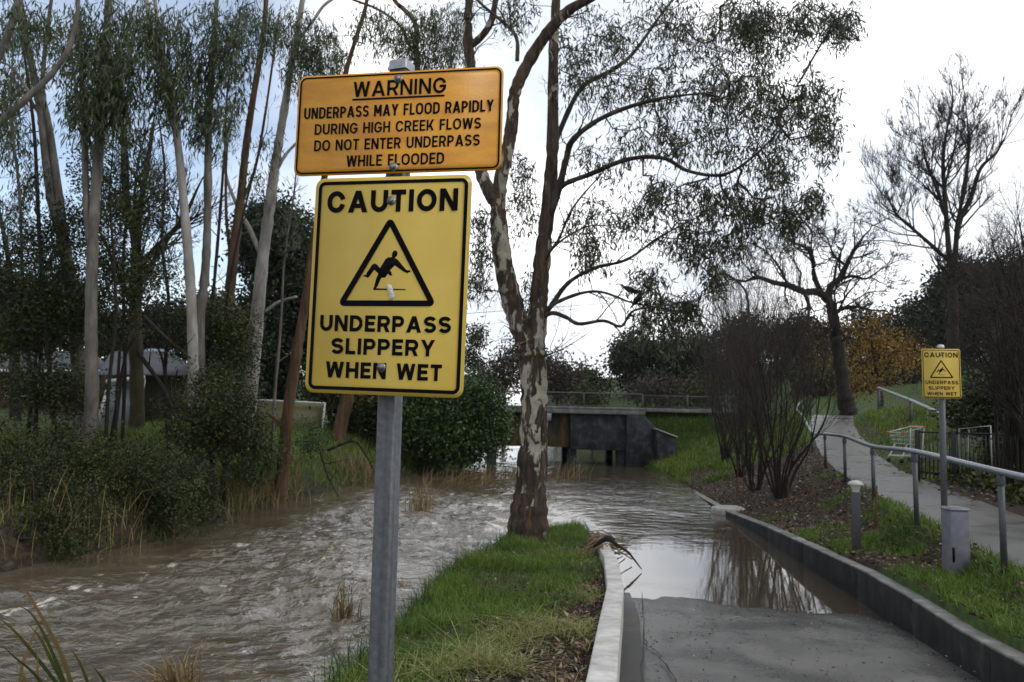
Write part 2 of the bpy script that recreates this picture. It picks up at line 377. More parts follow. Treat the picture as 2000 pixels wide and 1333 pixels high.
strip('upper_path', m_asph2, np.arange(2, 37, .3), lambda Y: xRL(Y) + .24 + .012 * np.sin(Y * 3), lambda Y: xRL(Y) + 1.9 + np.interp(Y, [20, 36], [0, .6]) + (.02 * np.sin(Y * 2.3)), lambda Y: zRL(Y) - .006, 8, .02)
# crest of the upper path ends in grass; the road over the bridge
m_road = mat('road_asphalt', (.08, .08, .08), .6, 0, .4, asph((.07, .07, .07), (.10, .10, .10), .4, .7))
bb = B(); bb.box((-3.5, 37.2, 2.40), (29, 5.4, .06)); bb.link('road', m_road)['kind'] = 'structure'

# ------------------------------------------------------------------ water
def build_water():
    Ys = np.concatenate([np.geomspace(2.0, 36, 520), np.linspace(36.3, 75, 50)]); s = np.linspace(0, 1, 300)
    x0 = np.minimum(xLB(Ys) - 1.6, -1e9 * 0 + xLB(Ys) - 1.6); x1 = xWR(Ys) + .12
    X = x0[:, None] * (1 - s) + x1[:, None] * s; Y = np.repeat(Ys[:, None], len(s), 1)
    wl = xWL(Y)
    width = np.interp(Y, [13, 15, 18, 22, 30], [.1, .35, 1.1, 2.6, 4.0])
    t = np.clip((X - (wl + .22 - width)) / width, 0, 1); t = t * t * (3 - 2 * t)
    lc = lvlC(Y); base = lc * (1 - t) + 0.0 * t
    ch = fbm(X * .9 + .5 * Y, Y * .8, 2, 21) - .5; c2 = np.abs(fbm(X * 1.5 + .8 * Y + .6 * ch, Y * 2.3 - .5 * X, 3, 31) - .5) * 2; c3 = fbm(X * 4 + 1.4 * Y, Y * 6.5, 2, 41) - .5
    amp = (1 - t) * np.interp(Y, [0, 8, 13, 24, 30, 36, 45], [.7, .9, 1.15, 1.1, .6, .35, .2]) * np.clip((X - xLB(Y)) / 1.6, .15, 1)
    amp = amp * np.clip(.25 + 2.4 * (fbm(X * .45 + .3 * Y, Y * .28, 2, 71) - .2), .25, 1.5)
    pool = t * np.interp(Y, [10, 14, 17, 22, 30, 40], [0, .006, .05, .20, .3, .25])
    a = amp + pool * 1.0
    Z = base + a * (.15 * ch - .12 * c2 + .03 * c3 + .03)
    # foam: a drifting streak, churn below the spill and loose flecks
    line = np.array([gz(px, py, -.29)[:2] for px, py in ((-60, 1215), (80, 1172), (180, 1138), (300, 1118), (420, 1090), (540, 1060), (640, 1035), (760, 1000), (900, 965))])
    d = np.full(X.shape, 1e9); P = np.stack([X, Y], -1)
    for p, q in zip(line[:-1], line[1:]):
        v = q - p; u = np.clip(((P - p) @ v) / (v @ v), 0, 1); d = np.minimum(d, np.linalg.norm(P - p - u[..., None] * v, axis=-1))
    wx = X + .5 * (fbm(X * .9, Y * .9, 2, 61) - .5) * 2; fl = fbm(wx * 2.6 + .9 * Y, Y * 1.5, 4, 55); fl2 = fbm(wx * 7 + 1.5 * Y, Y * 4.5, 4, 77)
    foam = .52 * np.exp(-(d / np.interp(Y, [10, 20], [.40, .9])) ** 2) * np.clip((fl2 - .53) * 7, 0, 1) * np.clip((fl - .36) * 4, 0, 1)
    ch_zone = np.clip(1 - t, 0, 1) * np.interp(Y, [10, 13, 17, 24, 29], [0, .35, 1, .8, 0]) * np.interp(X - xGB(Y), [-5, -2.5, -.3, 1.5], [0, .7, 1, 1])
    foam = np.maximum(foam, ch_zone * np.clip((fl * .5 + fl2 * .5 - .44) * 4.6, 0, 1) * .8)
    spill = np.exp(-((X - (wl - .35 * width - .1)) / (.28 * width + .15)) ** 2) * np.interp(Y, [14.5, 16, 19, 22], [0, 1, .8, 0])
    foam = np.maximum(foam, spill * np.clip((fl2 - .3) * 4, 0, 1) * .9)
    flk = np.clip((fl2 - .66) * 6, 0, 1) * (1 - t) * .5 * np.clip((fl - .42) * 5, 0, 1); foam = np.maximum(foam, flk)
    V = np.stack([X, Y, Z], -1).reshape(-1, 3); nc = len(s); i = (np.arange(len(Ys) - 1)[:, None] * nc + np.arange(nc - 1)[None]).ravel()
    me = mesh_np('water', V, np.stack([i, i + 1, i + nc + 1, i + nc], 1))
    setattr_f(me, 'foam', foam.ravel()); setattr_f(me, 'pool', t.ravel()); setattr_f(me, 'chop', np.clip(a, 0, 1).ravel())
    def fn(nt, bs):
        fine = noise(nt, 4.2, 4, .55, (1, 1.15, 1), .5); big = noise(nt, 2.2, 3, .5); nf = noise(nt, 11, 6, .75, (1, .8, 1), .4)
        f = mth(nt, 'MULTIPLY', mth(nt, 'SUBTRACT', mth(nt, 'ADD', attr(nt, 'foam'), mth(nt, 'MULTIPLY', mth(nt, 'SUBTRACT', nf, .5), 1.3)), .22), 2.6, True)
        mud = ramp(nt, big, [(.3, (.060, .047, .031)), (.7, (.105, .084, .057))])
        f = mth(nt, 'MULTIPLY', f, .85)
        mud = mix(nt, mth(nt, 'MULTIPLY', attr(nt, 'pool'), .6), mud, (.030, .024, .016))
        lk(nt, mix(nt, f, mud, (.62, .60, .56)), bs.inputs['Base Color'])
        lk(nt, mix(nt, f, mth(nt, 'SUBTRACT', .075, mth(nt, 'MULTIPLY', attr(nt, 'pool'), .045)), .7), bs.inputs['Roughness'])
        bs.inputs['IOR'].default_value = 1.75
        h = mth(nt, 'MULTIPLY', fine, mth(nt, 'ADD', mth(nt, 'MULTIPLY', attr(nt, 'chop'), 1.0), .006))
        bump(nt, bs, h, 1.0, .10)
    link('water', me, mat('muddy_water', (.1, .08, .05), .05, 0, .5, fn), None, True)['kind'] = 'structure'
build_water()

# ------------------------------------------------------------------ concrete walls along the lower path
def wallmat(name, c0, c1, c2, rough):
    def fn(nt, bs):
        n = noise(nt, 3.5, 6, .6); n2 = noise(nt, 60, 3, .6); st = noise(nt, 3, 4, .6, (3, 3, .6))
        c = ramp(nt, n, [(.32, c0), (.55, c1), (.72, c2)])
        c = mix(nt, ramp(nt, st, [(.45, 0.0), (.7, .5)]), c, tuple(v * .6 for v in c0))
        lk(nt, c, bs.inputs['Base Color']); bump(nt, bs, n2, .25, .004)
    return mat(name, c1, rough, 0, .35 if c1[0] > .05 else .15, fn)
m_wl = wallmat('pale_concrete', (.30, .295, .28), (.46, .455, .44), (.55, .545, .53), .7)
m_wr = wallmat('stained_concrete', (.014, .0145, .016), (.026, .027, .029), (.055, .055, .054), .75)
m_cop = wallmat('worn_lit_concrete_top', (.06, .06, .058), (.15, .148, .14), (.26, .255, .24), .6)  # worn top tone, with the light on the upper face painted in too
def wall(b, Ys, xl, xr, zt, zb):
    V = []
    for Y in Ys: V += [(xl(Y), Y, zb(Y)), (xl(Y), Y, zt(Y)), (xr(Y), Y, zt(Y)), (xr(Y), Y, zb(Y))]
    Q = []
    for i in range(len(Ys) - 1):
        for j in range(4): a = i * 4 + j; c = i * 4 + (j + 1) % 4; Q.append((a, a + 4, c + 4, c))
    n = len(Ys) * 4; Q += [(0, 1, 2, 3), (n - 1, n - 2, n - 3, n - 4)]
    b.add(V, Q)
b = B()
edges = [-2, 1.6, 4.1, 6.6, 8.7, 11.1, 13.6, 16.1, 18.6, 21.5]
for y0, y1 in zip(edges[:-1], edges[1:]): wall(b, np.linspace(y0, y1 - .006, 7), xWL, lambda Y: xWL(Y) + .18, zWL, lambda Y: zP(Y) - .25)
tag(b.link('low_wall', m_wl, None, False, .012), 'pale concrete low wall between grass bank and lower path, dipping under the flood water', 'wall')
b = B(); edges = [0, 3.2, 5.2, 6.35, 8.35, 10.3, 12.6, 14.9, 17.5, 20.2, 23, 26, 30]
for y0, y1 in zip(edges[:-1], edges[1:]): wall(b, np.linspace(y0, y1 - .010, 8), lambda Y: xWR(Y) + .02, lambda Y: xWR(Y) + .20, lambda Y: zWR(Y) - .03, lambda Y: zP(Y) - .25)
rw = tag(b.link('retaining_wall', m_wr, None, False, .006), 'dark stained concrete retaining wall on the right of the flooded path', 'wall')
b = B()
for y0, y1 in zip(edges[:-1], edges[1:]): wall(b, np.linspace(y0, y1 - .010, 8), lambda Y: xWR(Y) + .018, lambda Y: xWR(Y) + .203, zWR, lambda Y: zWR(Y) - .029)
b.link('coping', m_cop, rw, False, .010)  # thin cap added to carry the lighter top tone

# ------------------------------------------------------------------ thin damp air
hz = B(); hz.box((0, 205, 32), (640, 440, 88)); ho = hz.link('haze', None); ho['kind'] = 'stuff'
hm = bpy.data.materials.new('haze'); hm.use_nodes = True; nt = hm.node_tree; nt.nodes.remove(nt.nodes['Principled BSDF'])
pv = nd(nt, 'ShaderNodeVolumePrincipled'); pv.inputs['Color'].default_value = (.9, .93, .97, 1); pv.inputs['Density'].default_value = .00012; pv.inputs['Anisotropy'].default_value = .2
lk(nt, pv.outputs[0], nt.nodes['Material Output'].inputs['Volume']); ho.data.materials.append(hm)
# ------------------------------------------------------------------ metals, paints
m_galv = varied('galvanised_steel', (.20, .22, .25), (.33, .35, .38), 40, .42, .85, .5, None, .08, .002)
m_galvd = varied('weathered_galvanised_steel', (.045, .050, .057), (.085, .092, .102), 60, .5, .3, .5, None, .1, .002)
m_bolt = varied('bolt_steel', (.12, .12, .12), (.30, .30, .31), 60, .4, .8)
m_black = mat('black_sign_ink', (.004, .004, .005), .75, 0, .06)
m_alu = mat('sign_back_aluminium', (.45, .45, .46), .45, .8)
m_paper = varied('torn_white_paper', (.45, .44, .42), (.75, .74, .72), 200, .9, 0, .2, None, .6, .004)
def amber(nt, bs):
    tc = nd(nt, 'ShaderNodeTexCoord'); v = nd(nt, 'ShaderNodeTexVoronoi'); v.inputs['Scale'].default_value = 210; lk(nt, tc.outputs['Object'], v.inputs['Vector'])
    st = noise(nt, 26, 3, .5, (.25, .25, 1)); c = ramp(nt, st, [(.35, (.52, .215, .008)), (.65, (.68, .31, .012))])
    c = mix(nt, ramp(nt, v.outputs['Distance'], [(.0, .35), (.5, 0.0)]), c, (.34, .13, .004))
    lk(nt, c, bs.inputs['Base Color']); bump(nt, bs, v.outputs['Distance'], .15, .001)
m_amber = mat('amber_reflective_sheeting', (.7, .3, .01), .38, 0, .5, amber)
def yel(nt, bs):
    d = noise(nt, 5, 6, .65); sp = noise(nt, 90, 2, .5)
    c = ramp(nt, d, [(.3, (.50, .35, .048)), (.7, (.60, .435, .072))])
    c = mix(nt, ramp(nt, sp, [(.70, 0.0), (.76, .5)]), c, (.40, .31, .09))
    lk(nt, c, bs.inputs['Base Color']); bump(nt, bs, d, .03, .002)
m_yel = mat('yellow_sign_paint', (.7, .5, .05), .36, 0, .5, yel)

# ------------------------------------------------------------------ stroke lettering
def arc(cx, cy, rx, ry, a0, a1, n=9):
    return [(cx + rx * math.cos(math.radians(a)), cy + ry * math.sin(math.radians(a))) for a in np.linspace(a0, a1, n)]
GAP = .135
GW = dict(A=.86, C=.80, D=.76, E=.60, F=.57, G=.82, H=.74, K=.76, L=.56, M=.88, N=.76, O=.84, P=.68, R=.72, S=.70, T=.64, U=.75, W=1.08, Y=.78, I=0)
def glyph(ch, w, t):
    x0, x1, y0, y1 = t / 2, w - t / 2, t / 2, 1 - t / 2; cx = w / 2; rx = (x1 - x0) / 2; ry = min(.42, rx * 1.1)
    hw = t * 1.12; R = lambda a, b, c, d: ('r', a, b, c, d); Pp = lambda xa, ya, xb, yb, h=hw: ('p', xa, ya, xb, yb, h)
    if ch == 'I': return [R(0, 0, t, 1)]
    if ch == 'L': return [R(0, 0, t, 1), R(0, 0, w, t)]
    if ch == 'T': return [R(0, 1 - t, w, 1), R(cx - t / 2, 0, cx + t / 2, 1)]
    if ch == 'H': return [R(0, 0, t, 1), R(w - t, 0, w, 1), R(0, .5 - t / 2, w, .5 + t / 2)]
    if ch in 'EF':
        g = [R(0, 0, t, 1), R(0, 1 - t, w, 1), R(0, .51 - t / 2, w * .92, .51 + t / 2)]
        return g + ([R(0, 0, w, t)] if ch == 'E' else [])
    if ch == 'A': return [Pp(0, 0, cx - hw / 2, 1), Pp(w - hw, 0, cx - hw / 2, 1), R(w * .2, .2, w * .8, .2 + t * .9)]
    if ch == 'W':
        h = t * 1.05; return [Pp(0, 1, .26 * w - h / 2, 0, h), Pp(.5 * w - h / 2, 1, .26 * w - h / 2, 0, h), Pp(.5 * w - h / 2, 1, .74 * w - h / 2, 0, h), Pp(w - h, 1, .74 * w - h / 2, 0, h)]
    if ch == 'N': return [R(0, 0, t, 1), R(w - t, 0, w, 1), Pp(w - hw, 0, 0, 1)]
    if ch == 'M': return [R(0, 0, t, 1), R(w - t, 0, w, 1), Pp(cx - hw / 2, .25, 0, 1), Pp(cx - hw / 2, .25, w - hw, 1)]
    if ch == 'Y': return [Pp(cx - hw / 2, .40, 0, 1), Pp(cx - hw / 2, .40, w - hw, 1), R(cx - t / 2, 0, cx + t / 2, .46)]
    if ch == 'K': return [R(0, 0, t, 1), Pp(t * .7, .30, w - hw * 1.1, 1, hw * 1.1), Pp(w - hw * 1.1, 0, .30 * w, .58, hw * 1.1)]
    if ch == 'O': return [('s', arc(cx, y1 - ry, rx, ry, 0, 180, 15) + arc(cx, y0 + ry, rx, ry, 180, 360, 15), True)]
    if ch == 'C': return [('s', arc(cx, y1 - ry, rx, ry, 12, 180, 14) + arc(cx, y0 + ry, rx, ry, 180, 348, 14), False)]
    if ch == 'G': return [('s', arc(cx, y1 - ry, rx, ry, 15, 180, 14) + arc(cx, y0 + ry, rx, ry, 180, 360, 14) + [(x1, .46), (cx, .46)], False)]
    if ch == 'U': return [('s', [(x0, 1)] + arc(cx, y0 + ry, rx, ry, 180, 360, 15) + [(x1, 1)], False)]
    if ch == 'D':
        q = min(rx * 1.25, .42); return [('s', [(x0, y0), (x0, y1)] + arc(x1 - q, y1 - q, q, q, 90, 0) + arc(x1 - q, y0 + q, q, q, 0, -90), True)]
    if ch in 'PR':
        ym = .44; q = (y1 - ym) / 2
        g = [R(0, 0, t, 1), ('s', [(t * .3, y1)] + arc(x1 - q, y1 - q, q, q, 90, -90, 13) + [(t * .3, ym)], False)]
        return g + ([Pp(w - hw, 0, w * .42, .46)] if ch == 'R' else [])
    if ch == 'S':
        ym = .51; ra = (y1 - ym) / 2; rb = (ym - y0) / 2
        return [('s', arc(cx, y1 - ra, rx, ra, 18, 270, 16) + arc(cx, y0 + rb, rx, rb, 90, -162, 16)[1:], False)]
    return []
def stroke_quads(pts, t, closed):
    P = np.array(pts); n = len(P)
    if closed: prev, nxt = np.roll(P, 1, 0), np.roll(P, -1, 0)
    else: prev, nxt = np.vstack([P[0] * 2 - P[1], P[:-1]]), np.vstack([P[1:], 2 * P[-1] - P[-2]])
    d0, d1 = unit(P - prev), unit(nxt - P); n0 = np.stack([-d0[:, 1], d0[:, 0]], 1); n1 = np.stack([-d1[:, 1], d1[:, 0]], 1)
    mt = unit(n0 + n1); k = np.clip((mt * n0).sum(1), .45, 1)[:, None]; off = mt * (t / 2) / k
    a, b = P + off, P - off
    return [(a[i], b[i], b[(i + 1) % n], a[(i + 1) % n]) for i in range(n if closed else n - 1)]
def text_quads(s, u0, u1, v0, v1, t):
    """list of 2-D quads of one line of text fitted between u0..u1 and v0..v1"""
    hgt_ = v1 - v0; W = (u1 - u0) / hgt_
    nI = sum(c == 'I' for c in s); nat = sum(GW.get(c, 0) for c in s if c not in ' I') + GAP * (len(s) - 1) + sum(.34 for c in s if c == ' ')
    sx = (W - nI * t) / nat; x = 0; out = []
    for c in s:
        if c == ' ': x += (.34 + GAP) * sx; continue
        w = t if c == 'I' else GW[c] * sx
        for p in glyph(c, w, t):
            if p[0] == 'r': qs = [((p[1], p[2]), (p[3], p[2]), (p[3], p[4]), (p[1], p[4]))]
            elif p[0] == 'p': qs = [((p[1], p[2]), (p[1] + p[5], p[2]), (p[3] + p[5], p[4]), (p[3], p[4]))]
            else: qs = stroke_quads(p[1], t, p[2])
            out += [[(u0 + (x + q[0]) * hgt_, v0 + q[1] * hgt_) for q in qd] for qd in qs]
        x += w + GAP * sx
    return out
def rrect(w, h, r, n=6):
    P = []
    for sx, sy, a in ((1, 1, 0), (-1, 1, 90), (-1, -1, 180), (1, -1, 270)):
        P += arc(sx * (w / 2 - r), sy * (h / 2 - r), r, r, a, a + 90, n)
    return P
FIG = [(9.5, 74.9), (-1.1, 74.6), (-8.7, 69.3), (-22.8, 45.5), (-32.0, 55.0), (-39.5, 58.1), (-45.4, 55.6), (-62.1, 30.5), (-60.6, 27.9), (-73.2, 24.4), (-59.5, 20.4), (-56.8, 18.5), (-53.6, 21.7), (-39.2, 41.1), (-27.3, 30.5), (-32.6, 16.7), (-36.9, -2.1), (-36.8, -5.2), (-39.8, -10.3), (-39.0, -14.0), (52.8, -13.5), (52.7, -11.0), (-31.2, -9.6), (-28.1, -4.6), (-18.1, 19.2), (-7.5, 19.9), (-3.7, 23.0), (-0.7, 29.3), (3.3, 29.3), (5.5, 24.3), (6.7, 26.8), (9.5, 23.7), (10.7, 26.8), (14.0, 25.5), (10.4, 31.8), (11.0, 34.3), (5.4, 39.3), (19.2, 53.0), (44.4, 36.2), (49.8, 34.3), (55.8, 30.6), (57.7, 33.7), (63.5, 34.3), (64.6, 39.3), (53.4, 39.9), (50.7, 42.4), (27.0, 68.0), (18.2, 72.4), (23.8, 79.2), (25.4, 86.7), (22.5, 91.7), (17.2, 93.6), (12.0, 90.5), (10.1, 84.9)]
def rotm(a, b, c):
    Rx = np.array([[1, 0, 0], [0, math.cos(a), -math.sin(a)], [0, math.sin(a), math.cos(a)]])
    Ry = np.array([[math.cos(b), 0, math.sin(b)], [0, 1, 0], [-math.sin(b), 0, math.cos(b)]])
    Rz = np.array([[math.cos(c), -math.sin(c), 0], [math.sin(c), math.cos(c), 0], [0, 0, 1]])
    return Rz @ Ry @ Rx
def sign_panel(root, o, R, w, h, rad, m_face, lines, tri=None, figscale=1.0, figdy=0.0, bolts=(), rule=None, bin=.012, bth=.014, tk=.19, label=None):
    M = lambda p: np.array(o) + R @ p
    b = B(); b.poly(rrect(w, h, rad), .002, M, 0.001); pan = b.link('sign_panel', m_face, root)
    if label: pan['label'] = label
    b = B(); E = .0012      # ink lies just proud of the face
    o1 = rrect(w - 2 * bin, h - 2 * bin, rad - bin * .6); o2 = rrect(w - 2 * bin - 2 * bth, h - 2 * bin - 2 * bth, max(rad - bin * .6 - bth, .004)); n = len(o1)
    V = [M(np.array([p[0], -E - .001, p[1]])) for p in o1 + o2]
    b.add(V, [(i, (i + 1) % n, (i + 1) % n + n, i + n) for i in range(n)]); b.link('border', m_black, pan)
    b = B(); k = 0
    for (s, u0, u1, v0, v1) in lines:
        for q in text_quads(s, u0, u1, v0, v1, tk):
            z = -E - .001 - (k % 9) * .00003; k += 1
            if (q[1][0] - q[0][0]) * (q[2][1] - q[1][1]) - (q[1][1] - q[0][1]) * (q[2][0] - q[1][0]) < 0: q = q[::-1]
            b.add([M(np.array([p[0], z, p[1]])) for p in q], [(0, 1, 2, 3)])
    if rule:
        u0, u1, v0, v1 = rule; b.add([M(np.array([p[0], -E - .001, p[1]])) for p in ((u0, v0), (u1, v0), (u1, v1), (u0, v1))], [(0, 1, 2, 3)])
    b.link('lettering', m_black, pan)
    if tri:
        b = B()
        for j, q in enumerate(stroke_quads(tri[0], tri[1], True)):
            b.add([M(np.array([p[0], -E - .001, p[1]])) for p in q], [(3, 2, 1, 0)])
        b.poly([(x * figscale / 1000, y * figscale / 1000 + figdy) for x, y in FIG], .0004, M, -E)
        b.link('pictogram', m_black, pan)
    for (u, v) in bolts:
        b = B()
        for rr, d0, d1, ns in ((.0125, .001, .004, 16), (.0078, .004, .011, 6)):
            a = np.arange(ns) * 2 * PI / ns
            ring = lambda r_, d: [M(np.array([u + r_ * math.cos(x), -d, v + r_ * math.sin(x)])) for x in a]
            V = ring(rr, d0) + ring(rr, d1) + [M(np.array([u, -d1 - .0008, v]))]
            b.add(V, [(i, (i + 1) % ns, (i + 1) % ns + ns, i + ns) for i in range(ns)], [(2 * ns, i + ns, (i + 1) % ns + ns) for i in range(ns)])
        b.link('bolt', m_bolt, pan)
    return pan, M
def tri_path(apex, bl, br, t, r):
    """rounded triangle centre line"""
    P = np.array([apex, br, bl]); P = P[::-1]; c = P.mean(0); out = []
    P = c + (P - c) * (1 - t * .9 / np.linalg.norm(P - c, axis=1).mean())
    for i in range(3):
        p, a, b_ = P[i], P[i - 1], P[(i + 1) % 3]; d0, d1 = unit(a - p), unit(b_ - p)
        for s in np.linspace(0, 1, 6): out.append(tuple((1 - s) ** 2 * (p + d0 * r) + 2 * s * (1 - s) * p + s * s * (p + d1 * r)))
    return out

# near signpost: warning panel above caution panel
root = thing('sign_post', (-.326, 2.165, .78), 'tall grey steel signpost with an amber warning panel above a large yellow caution panel', 'signpost')
def steelpost(b, x, y, z0, z1, wx, wy, yaw, groove=True):
    c, s = math.cos(yaw), math.sin(yaw); hx, hy, r = wx / 2, wy / 2, .006
    P = []
    for sx, sy, a in ((1, 1, 0), (-1, 1, 90), (-1, -1, 180), (1, -1, 270)): P += arc(sx * (hx - r), sy * (hy - r), r, r, a, a + 90, 4)
    if groove:
        q = []   # pressed ribs on the front and side faces
        for i, p in enumerate(P):
            q.append(p); n_ = P[(i + 1) % len(P)]
            L = math.hypot(n_[0] - p[0], n_[1] - p[1])
            if L > .02:
                nx, ny = (n_[1] - p[1]) / L, -(n_[0] - p[0]) / L
                for f_, d in ((.30, 0), (.34, -.0012), (.66, -.0012), (.70, 0)): q.append((p[0] + (n_[0] - p[0]) * f_ + nx * d, p[1] + (n_[1] - p[1]) * f_ + ny * d))
        P = q
    n = len(P); V = [(x + p[0] * c - p[1] * s, y + p[0] * s + p[1] * c, z) for z in (z0, z1) for p in P]
    V.append((x, y, z1 + .004)); b.add(V, [(i, (i + 1) % n, (i + 1) % n + n, i + n) for i in range(n)], [(2 * n, i + n, (i + 1) % n + n) for i in range(n)])
b = B(); steelpost(b, -.326, 2.165, .70, 3.235, .052, .052, -.36); b.link('post', m_galvd, root)
b = B(); steelpost(b, -.326, 2.165, 3.236, 3.262, .056, .056, -.36, False); b.link('post_cap', m_galv, root, bevel=.008)
sf = .978
oW = CAM + sf * (np.array([-.3353, 2.1765, 3.0964]) - CAM)
LW = [('WARNING', -.134, .138, .0785, .1240), ('UNDERPASS MAY FLOOD RAPIDLY', -.2787, .275, .0188, .0526), ('DURING HIGH CREEK FLOWS', -.2439, .241, -.0292, .0026), ('DO NOT ENTER UNDERPASS', -.2428, .239, -.0776, -.0452), ('WHILE FLOODED', -.1438, .140, -.1262, -.0934)]
LW = [(s, a * sf, b_ * sf, c * sf, d * sf) for s, a, b_, c, d in LW]
sign_panel(root, oW, rotm(-.0344, -.0026, -.1667), .6 * sf, .2979 * sf, .022, m_amber, LW, None, bolts=[(-.002, .1236), (-.0047, -.1285)], rule=(-.1355 * sf, .1345 * sf, .0684 * sf, .0737 * sf), bin=.0048, bth=.0048, tk=.165, label='amber reflective panel headed WARNING about the underpass flooding')
tri = (tri_path((.0003, .188), (-.1425, -.058), (.1425, -.056), .016, .010), .0158)
LC = [('CAUTION', -.1875, .189, .1983, .2590), ('UNDERPASS', -.190, .185, -.1272, -.0832), ('SLIPPERY', -.153, .143, -.1890, -.1455), ('WHEN WET', -.166, .165, -.2530, -.2095)]
pan, MC = sign_panel(root, (-.3376, 2.1172, 2.6252), rotm(.0132, .0196, -.2365), .45, .5907, .025, m_yel, LC, tri, bolts=[(.0003, .2287), (-.0048, -.2215)], bin=.0095, bth=.0095, tk=.225, label='yellow panel reading CAUTION UNDERPASS SLIPPERY WHEN WET')
b = B(); pp = [(-2.3, -4.4), (2, 1), (9, 0.5), (13, -1), (17, -9.3), (19, -18), (25, -30), (22, -36), (13, -40), (9, -41), (11, -33), (7, -22)]
b.poly([(x / 1000, y / 1000) for x, y in pp], .0012, MC, -.0026); b.link('sticker_remnant', m_paper, pan)

# far caution sign on its own pole
p0 = at(1848, 1150, 9.32)
root = thing('caution_sign', (p0[0], p0[1], hgt(p0[0], p0[1])[0] - .02), 'smaller yellow caution sign on a thin grey pole beside the grey service pillar', 'signpost')
pt = at(1839, 678, 9.30)
b = B(); b.tube([(p0[0], 9.32, .25), (pt[0], 9.32, pt[2] - .004)], .034, 12); b.link('pole', m_galvd, root, True)
b = B(); b.lathe((pt[0], 9.32, pt[2] - .01), [(.039, 0), (.039, .02), (.03, .035), (.002, .04)], 12); b.link('pole_cap', m_alu, root, True)
k = .45 / .45
LF = [('CAUTION', -.195, .195, .188, .247), ('UNDERPASS', -.192, .192, -.124, -.082), ('SLIPPERY', -.155, .148, -.190, -.148), ('WHEN WET', -.172, .170, -.255, -.213)]
triF = (tri_path((.0, .165), (-.142, -.052), (.142, -.052), .015, .010), .0145)
of = np.array([5.0116, 9.2537, 2.8252]); of[1] = 9.2737
sign_panel(root, of, rotm(.0, -.0091, -.0114), .45, .5772, .024, m_yel, LF, triF, .86, -.002, bolts=[(0, .218), (0, -.233)], bin=.010, bth=.0085, tk=.21)

# ------------------------------------------------------------------ grey service pillar, bollard light
m_box = varied('grey_painted_steel', (.10, .108, .128), (.155, .163, .19), 9, .45, 0, .5, None, .03, .003)
m_boll = mat('charcoal_painted_metal', (.045, .047, .055), .45, 0, .5)
p = at(1867, 1150, 9.18); z0 = hgt(p[0], p[1])[0] - .06; root = thing('service_pillar', (p[0], p[1], z0), 'waist high pale grey metal service pillar against the sign pole in the grass', 'pillar')
ztop = at(1867, 990, 9.18)[2]; cx = p[0] + .012
b = B(); V = []; prof = [(0, .105), (.06, .112), (.16, .118), (.4, .112), (1, .104)]
for f_, hw in prof:
    z = z0 + (ztop - .035 - z0) * f_; dp_ = .10 if f_ > .1 else .085
    V += [(cx - hw, 9.18 - dp_, z), (cx + hw, 9.18 - dp_, z), (cx + hw, 9.18 + dp_, z), (cx - hw, 9.18 + dp_, z)]
Q = [(i * 4 + j, i * 4 + (j + 1) % 4, i * 4 + 4 + (j + 1) % 4, i * 4 + 4 + j) for i in range(len(prof) - 1) for j in range(4)] + [(16, 17, 18, 19)]
b.add(V, Q); b.link('cabinet', m_box, root, bevel=.012)
b = B(); zt = ztop - .034; V = [(cx + sx * q, 9.18 + sy * (q - .004), zz) for zz, q in ((zt, .114), (zt + .012, .114), (zt + .034, .095)) for sx, sy in ((-1, -1), (1, -1), (1, 1), (-1, 1))]
b.add(V, [(i * 4 + j, i * 4 + (j + 1) % 4, i * 4 + 4 + (j + 1) % 4, i * 4 + 4 + j) for i in range(2) for j in range(4)] + [(8, 9, 10, 11), (3, 2, 1, 0)]); b.link('lid', m_box, root, bevel=.003)
b = B(); b.box((cx - .085, 9.075, z0 + .30), (.02, .014, .16)); b.link('cable_slot', m_black, root)
p = at(1673, 1072, 11.4); z0 = hgt(p[0], p[1])[0] - .05; zt = at(1673, 938, 11.4)[2]; x = p[0]
root = thing('bollard_light', (x, 11.4, z0), 'square charcoal bollard lamp with a pale domed cap standing in the grass verge', 'bollard light')
b = B(); R_ = rotm(0, 0, -.45); zp = zt - .165; b.box((x, 11.4, (z0 + zp) / 2), (.118, .118, zp - z0), R_); b.link('post', m_boll, root, bevel=.006)
m_glass = mat('frosted_lamp_glass', (.55, .54, .50), .25, 0, .6); m_cap = mat('pale_cap_paint', (.36, .36, .35), .35, 0, .5)
b = B(); b.lathe((x, 11.4, zp), [(.045, 0), (.05, .03), (.075, .085), (.078, .10)], 18); b.link('lamp_glass', m_glass, root, True)
b = B(); b.lathe((x, 11.4, zp + .095), [(.070, .0), (.108, .002), (.106, .016), (.085, .042), (.05, .06), (.001, .068)], 20); b.link('cap', m_cap, root, True)

# ------------------------------------------------------------------ handrail along the upper path
root = thing('handrail', (5.13, 8.4, .74), 'long galvanised pipe handrail climbing beside the upper path', 'handrail')
posts = [(1954, 918, 1112, 8.4), (1786, 878, 1020, 11.0), (1704, 868, 967, 14.0), (1649, 849, 944, 17.0), (1611, 844, 915, 20.5), (1586, 840, 894, 25.0)]
R_ = [np.array([3.9, 3.4, 1.72]), np.array([4.62, 5.9, 1.72])]
for px, ty, by, Y in posts: R_.append(at(px, ty + 4, Y))
R_ += [at(1568, 812, 30.5), at(1556, 795, 35), np.array([15.4, 41, 3.35])]
R_ = np.array(R_); b = B(); b.tube(crom(R_, 8), .036, 10); b.link('rail', m_galv, root, True)
for i, q in enumerate(R_[1:]):
    zb = hgt(q[0], q[1])[0] - .1; b = B(); b.tube([(q[0] + .012, q[1], zb), (q[0], q[1], q[2] - .03)], .033, 10)
    b.lathe((q[0], q[1], q[2] - .14), [(.04, 0), (.042, .01), (.042, .07), (.036, .1)], 10); b.link('post', m_galvd, root, True)
